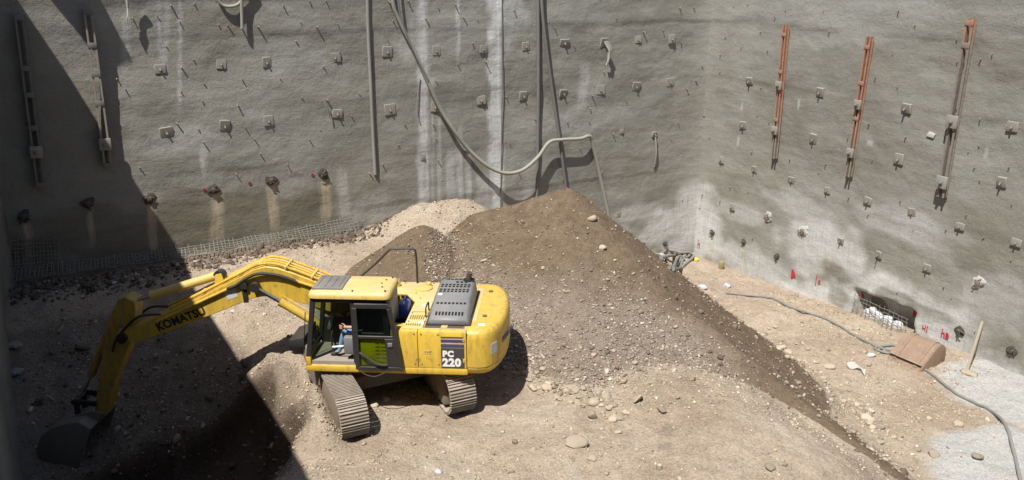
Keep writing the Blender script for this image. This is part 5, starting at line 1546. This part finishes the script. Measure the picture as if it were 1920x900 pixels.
# floor and inside
b = MB(); b.box((.75, .905, 1.16), (1.65, .86, .08)); b.build('cab_floor', M['mat_floor'], cab)
b = MB(); b.box((.42, .90, 1.42), (.46, .48, .20), .04); b.box((.44, .90, 1.55), (.50, .50, .12), .05); b.hexa([(.12, .66, 1.58), (.28, .66, 1.58), (.28, 1.14, 1.58), (.12, 1.14, 1.58), (.02, .68, 2.2), (.14, .68, 2.2), (.14, 1.12, 2.2), (.02, 1.12, 2.2)], .05)
b.build('operator_seat', M['seat'], cab)
for yy in (.56, 1.22):
    b = MB(); b.box((.62, yy, 1.52), (.50, .16, .38), .03); b.build('console', M['grey'], cab)
    b = MB(); b.tube([(.86, yy, 1.62), (.90, yy, 1.80), (.92, yy, 1.88)], [.018, .018, .03], 8); b.build('control_lever', M['dark'], cab)
b = MB()
for yy in (.78, .98): b.tube([(1.18, yy, 1.2), (1.22, yy, 1.55), (1.16, yy, 1.74)], .02, 8)
b.build('travel_lever', M['dark'], cab)
b = MB(); b.tube([(1.12, 1.22, 1.46), (.86, 1.24, 1.50)], .022, 8); b.build('safety_lever', M['white'], cab)
b = MB(); b.tube([(.88, 1.24, 1.50), (.80, 1.245, 1.51)], .035, 10); b.build('lever_knob', M['knob'], cab)
b = MB(); b.box((1.30, .58, 1.75), (.08, .18, .32), .02, Matrix.Rotation(-.3, 3, 'Y')); b.build('monitor', M['grey'], cab)
# glass
b = MB(); b.prism([(1.615, .52, 1.40), (1.615, 1.29, 1.40), (1.425, 1.29, 2.50), (1.425, .52, 2.50)], (.006, 0, 0)); b.build('windscreen', M['glass'], cab)
b = MB(); b.prism(flatxz([(1.53, 1.80), (.66, 1.80), (.66, 2.50), (1.37, 2.50)], YFAR + .03), (0, .006, 0)); b.build('far_window', M['glass'], cab)
b = MB(); b.prism(flatxz([(.57, 1.86), (.01, 1.86), (.02, 2.50), (.57, 2.50)], YFAR + .03), (0, .006, 0)); b.build('far_window', M['glass'], cab)
b = MB(); b.prism([(-.06, .52, 1.9), (-.06, 1.29, 1.9), (-.05, 1.29, 2.50), (-.05, .52, 2.50)], (.006, 0, 0)); b.build('rear_window', M['glassdark'], cab)
b = MB(); b.prism(flatxz([(.57, 1.86), (.01, 1.86), (.02, 2.50), (.57, 2.50)], YN - .035), (0, .006, 0)); b.build('near_window', M['glassdark'], cab)
b = MB(); b.box((-.115, .905, 2.22), (.02, .80, .62), .005); b.build('rear_panel', M['grey'], cab)
# the wiper and front step
rail_tube('wiper', [(1.70, 1.30, 1.35), (1.66, 1.30, 1.75), (1.60, 1.30, 2.25)], .010, 'dark')
b = MB(); b.prism([(1.66, 1.36, 1.50), (1.66, .50, 1.50), (2.0, .60, 1.40), (2.0, 1.30, 1.40)], (0, 0, .22), .02); b.build('front_guard', M['dark'], EX)
# ---- cab door, swung right back against the side
def door():
    y = 1.43
    outer = [(.60, 1.10), (.60, 2.44), (.55, 2.53), (-.12, 2.53), (-.19, 2.47), (-.37, 1.12), (-.33, 1.08), (.56, 1.08)]
    b = MB()
    fr = lambda pts: b.prism(flatxz(pts, y), (0, .045, 0), .006, 1)
    fr([(.60, 1.10), (.60, 2.44), (.51, 2.43), (.51, 1.16)])
    fr([(.60, 2.44), (.55, 2.53), (-.12, 2.53), (-.19, 2.47), (-.15, 2.43), (.51, 2.43)])
    fr([(-.19, 2.47), (-.37, 1.12), (-.29, 1.16), (-.10, 2.43), (-.15, 2.43)])
    fr([(.60, 1.10), (.51, 1.16), (-.29, 1.16), (-.37, 1.12), (-.33, 1.08), (.56, 1.08)])
    fr([(.51, 1.78), (.51, 1.84), (-.19, 1.84), (-.20, 1.78)])
    fr([(-.06, 1.16), (-.02, 1.78), (-.20, 1.78), (-.29, 1.16)])
    d = b.build('cab_door', M['dark'], EX)
    b = MB(); b.prism(flatxz([(.51, 1.84), (.51, 2.43), (-.10, 2.43), (-.19, 1.84)], y + .02), (0, .006, 0)); b.build('upper_glass', M['glass'], d)
    b = MB(); b.prism(flatxz([(.51, 1.16), (.51, 1.78), (-.03, 1.78), (-.06, 1.16)], y + .02), (0, .006, 0)); b.build('lower_glass', M['glassgreen'], d)
    b = MB(); b.tube(smooth_path([(.50, y + .055, 1.48), (.42, y + .075, 1.43), (.2, y + .075, 1.27), (.05, y + .075, 1.22), (-.05, y + .055, 1.22)], 4), .025, 8); b.build('grab_bar', M['rubber'], d)
    b = MB(); b.box((-.13, y + .055, 1.66), (.10, .03, .09), .012); b.build('handle', M['grey'], d)
    b = MB(); b.tube(smooth_path([(.52, y + .04, 1.07), (.40, y + .07, 1.0), (.22, y + .08, .965), (.05, y + .06, 1.02), (-.05, y + .04, 1.08)], 4), .012, 6); b.build('cable', M['rubber'], d)
    return d
door()
# yellow-green louvred panel seen through the lower door glass
b = MB()
b.box((.24, 1.405, 1.47), (.62, .02, .62), .006)
lp = b.build('lower_cab_panel', M['yellow'], EX)
b = MB()
for k in range(5):
    for xx in (.02, .14): b.box((xx, 1.417, 1.34 + .08 * k), (.09, .004, .03))
b.build('panel_louvre', M['olive'], lp)

# ------------------------------------------------------------------ blue jerrycan behind the cab
JC = empty('jerrycan'); JC.matrix_world = EX.matrix_basis @ Matrix.Translation((-.20, .22, 1.70))
tag(JC, 'blue plastic jerrycan standing behind the excavator cab', 'jerrycan')
b = MB(); b.box((0, 0, .20), (.22, .34, .38), .04, seg=3); b.build('can_body', M['blue'], JC)
b = MB(); b.tube(smooth_path([(0, -.10, .38), (0, -.09, .45), (0, .05, .45), (0, .08, .38)], 4), .02, 8); b.build('handle', M['blue'], JC)
b = MB(); b.tube([(0, .13, .38), (0, .13, .44)], .035, 12); b.build('cap', M['paper'], JC)

# ------------------------------------------------------------------ the operator, seated in the cab
def operator():
    V, E, Rr = [], [], []
    def add(p, r_, par=None):
        V.append(Vector(p)); Rr.append(r_)
        if par is not None: E.append((par, len(V) - 1))
        return len(V) - 1
    pel = add((.42, .90, 1.70), .150)
    wa = add((.38, .90, 1.88), .135, pel); ch = add((.37, .90, 2.04), .150, wa); up = add((.38, .90, 2.14), .12, ch)
    nk = add((.41, .90, 2.23), .055, up); hd = add((.44, .90, 2.33), .085, nk); add((.45, .90, 2.43), .080, hd)
    for s in (-1, 1):
        sh = add((.38, .90 + s * .17, 2.12), .070, up)
        el = add((.50, .90 + s * .27, 1.88), .048, sh)
        wr = add((.80, .90 + s * .30, 1.90), .032, el); add((.87, .90 + s * .305, 1.91), .036, wr)
        hp = add((.50, .90 + s * .10, 1.68), .100, pel)
        kn = add((.90, .90 + s * .17, 1.76), .070, hp)
        an = add((1.02, .90 + s * .17, 1.32), .048, kn)
        fo = add((1.12, .90 + s * .18, 1.25), .045, an); add((1.22, .90 + s * .18, 1.235), .035, fo)
    me = bpy.data.meshes.new('person'); me.from_pydata([v[:] for v in V], E, []); me.update()
    o = link('person', me)
    mod = o.modifiers.new('skin', 'SKIN')
    for i, sv in enumerate(me.skin_vertices[0].data):
        sv.radius = (Rr[i], Rr[i]); sv.use_root = (i == 0)
    mod.use_smooth_shade = True
    sub = o.modifiers.new('sub', 'SUBSURF'); sub.levels = 2; sub.render_levels = 2
    dg = bpy.context.evaluated_depsgraph_get()
    m2 = bpy.data.meshes.new_from_object(o.evaluated_get(dg))
    o.modifiers.clear(); o.data = m2
    m2.materials.clear()
    for k in ('shirt', 'jeans', 'skin', 'rubber'): m2.materials.append(M[k])
    # nose and ears come from the same surface
    bm = bmesh.new(); bm.from_mesh(m2)
    for v in bm.verts:
        p = v.co
        if p.z > 2.27:
            if p.x > .50 and abs(p.y - .90) < .022 and 2.325 < p.z < 2.37: v.co.x += .025
            if abs(p.y - .90) > .075 and .42 < p.x < .47 and 2.32 < p.z < 2.37: v.co.y += math.copysign(.015, p.y - .90)
    for f in bm.faces:
        c = f.calc_center_median(); f.smooth = True
        arm_ = abs(c.y - .90) > .20 and c.x > .47 and c.z > 1.80
        if c.z > 2.215 or (arm_ and c.z > 1.82): f.material_index = 2
        elif c.x > .95 and c.z < 1.30: f.material_index = 3
        elif c.z < 1.80 and not arm_: f.material_index = 1
        else: f.material_index = 0
    # fingers closed round the levers
    for s in (-1, 1):
        for k, ln in enumerate((.9, 1.0, .95, .8)):
            z0 = 1.945 - .022 * k
            q = [(.88, .90 + s * .33, z0), (.92, .90 + s * .335, z0), (.945, .90 + s * .315, z0), (.93, .90 + s * (.315 - .03 * ln), z0 - .004)]
            mb = MB(); mb.slot = 2; mb.tube(q, [.011, .0105, .010, .008], 6)
            for f in mb.bm.faces: f.smooth = True
            tmp = bpy.data.meshes.new('t'); mb.bm.to_mesh(tmp); mb.bm.free()
            bm.from_mesh(tmp); bpy.data.meshes.remove(tmp)
        mb = MB(); mb.slot = 2; mb.tube([(.84, .90 + s * .285, 1.93), (.88, .90 + s * .27, 1.955), (.915, .90 + s * .275, 1.965)], [.014, .012, .009], 6)
        tmp = bpy.data.meshes.new('t'); mb.bm.to_mesh(tmp); mb.bm.free(); bm.from_mesh(tmp); bpy.data.meshes.remove(tmp)
    bm.to_mesh(m2); bm.free()
    tag(o, 'person seated in the excavator cab in blue jeans, arm on the lever', 'person')
    o.matrix_world = EX.matrix_basis.copy()
    b = MB()
    rings = []
    for z, rx, ry in ((2.36, .098, .092), (2.41, .104, .096), (2.46, .092, .086), (2.495, .06, .058), (2.51, .02, .02)):
        rings.append([(.435 + rx * math.cos(6.283 * k / 14) * (0.92 if math.cos(6.283 * k / 14) > 0 else 1.05), .90 + ry * math.sin(6.283 * k / 14), z + .02 * math.cos(6.283 * k / 14)) for k in range(14)])
    b.loft(rings); b.build('hair', M['hair'], o)
    for s in (-1, 1):
        b = MB(); b.tube([(.522, .90 + s * .03, 2.372), (.530, .90 + s * .03, 2.372)], .011, 8); b.build('eye', M['hair'], o)
    b = MB(); b.box((.527, .90, 2.298), (.008, .045, .008)); b.build('mouth', paint('lip', (0.35, 0.13, 0.1), .6), o)
operator()

# ------------------------------------------------------------------ unseen slab above the left wall, added and shaped back from the slanting shadow
zt = 11.3
def cast_back(px, py):
    p = at_plane(px, py, CORNER, N1)
    return p - TRAVEL * ((zt - p.z) / -TRAVEL.z)
q = [cast_back(*p) for p in ((85, -10), (160, 78), (208, 116), (240, 105), (182, -10))]
q.append(q[4] + (q[4] - q[3]) * .6); q.append(q[0] + (q[0] - q[1]) * .6)
b = MB(); b.prism(q, (0, 0, .12), .01)
tag(b.build('shadow_slab', M['wood']), 'unseen slab above the left wall, added to throw the slanting shadow', 'shadow caster')
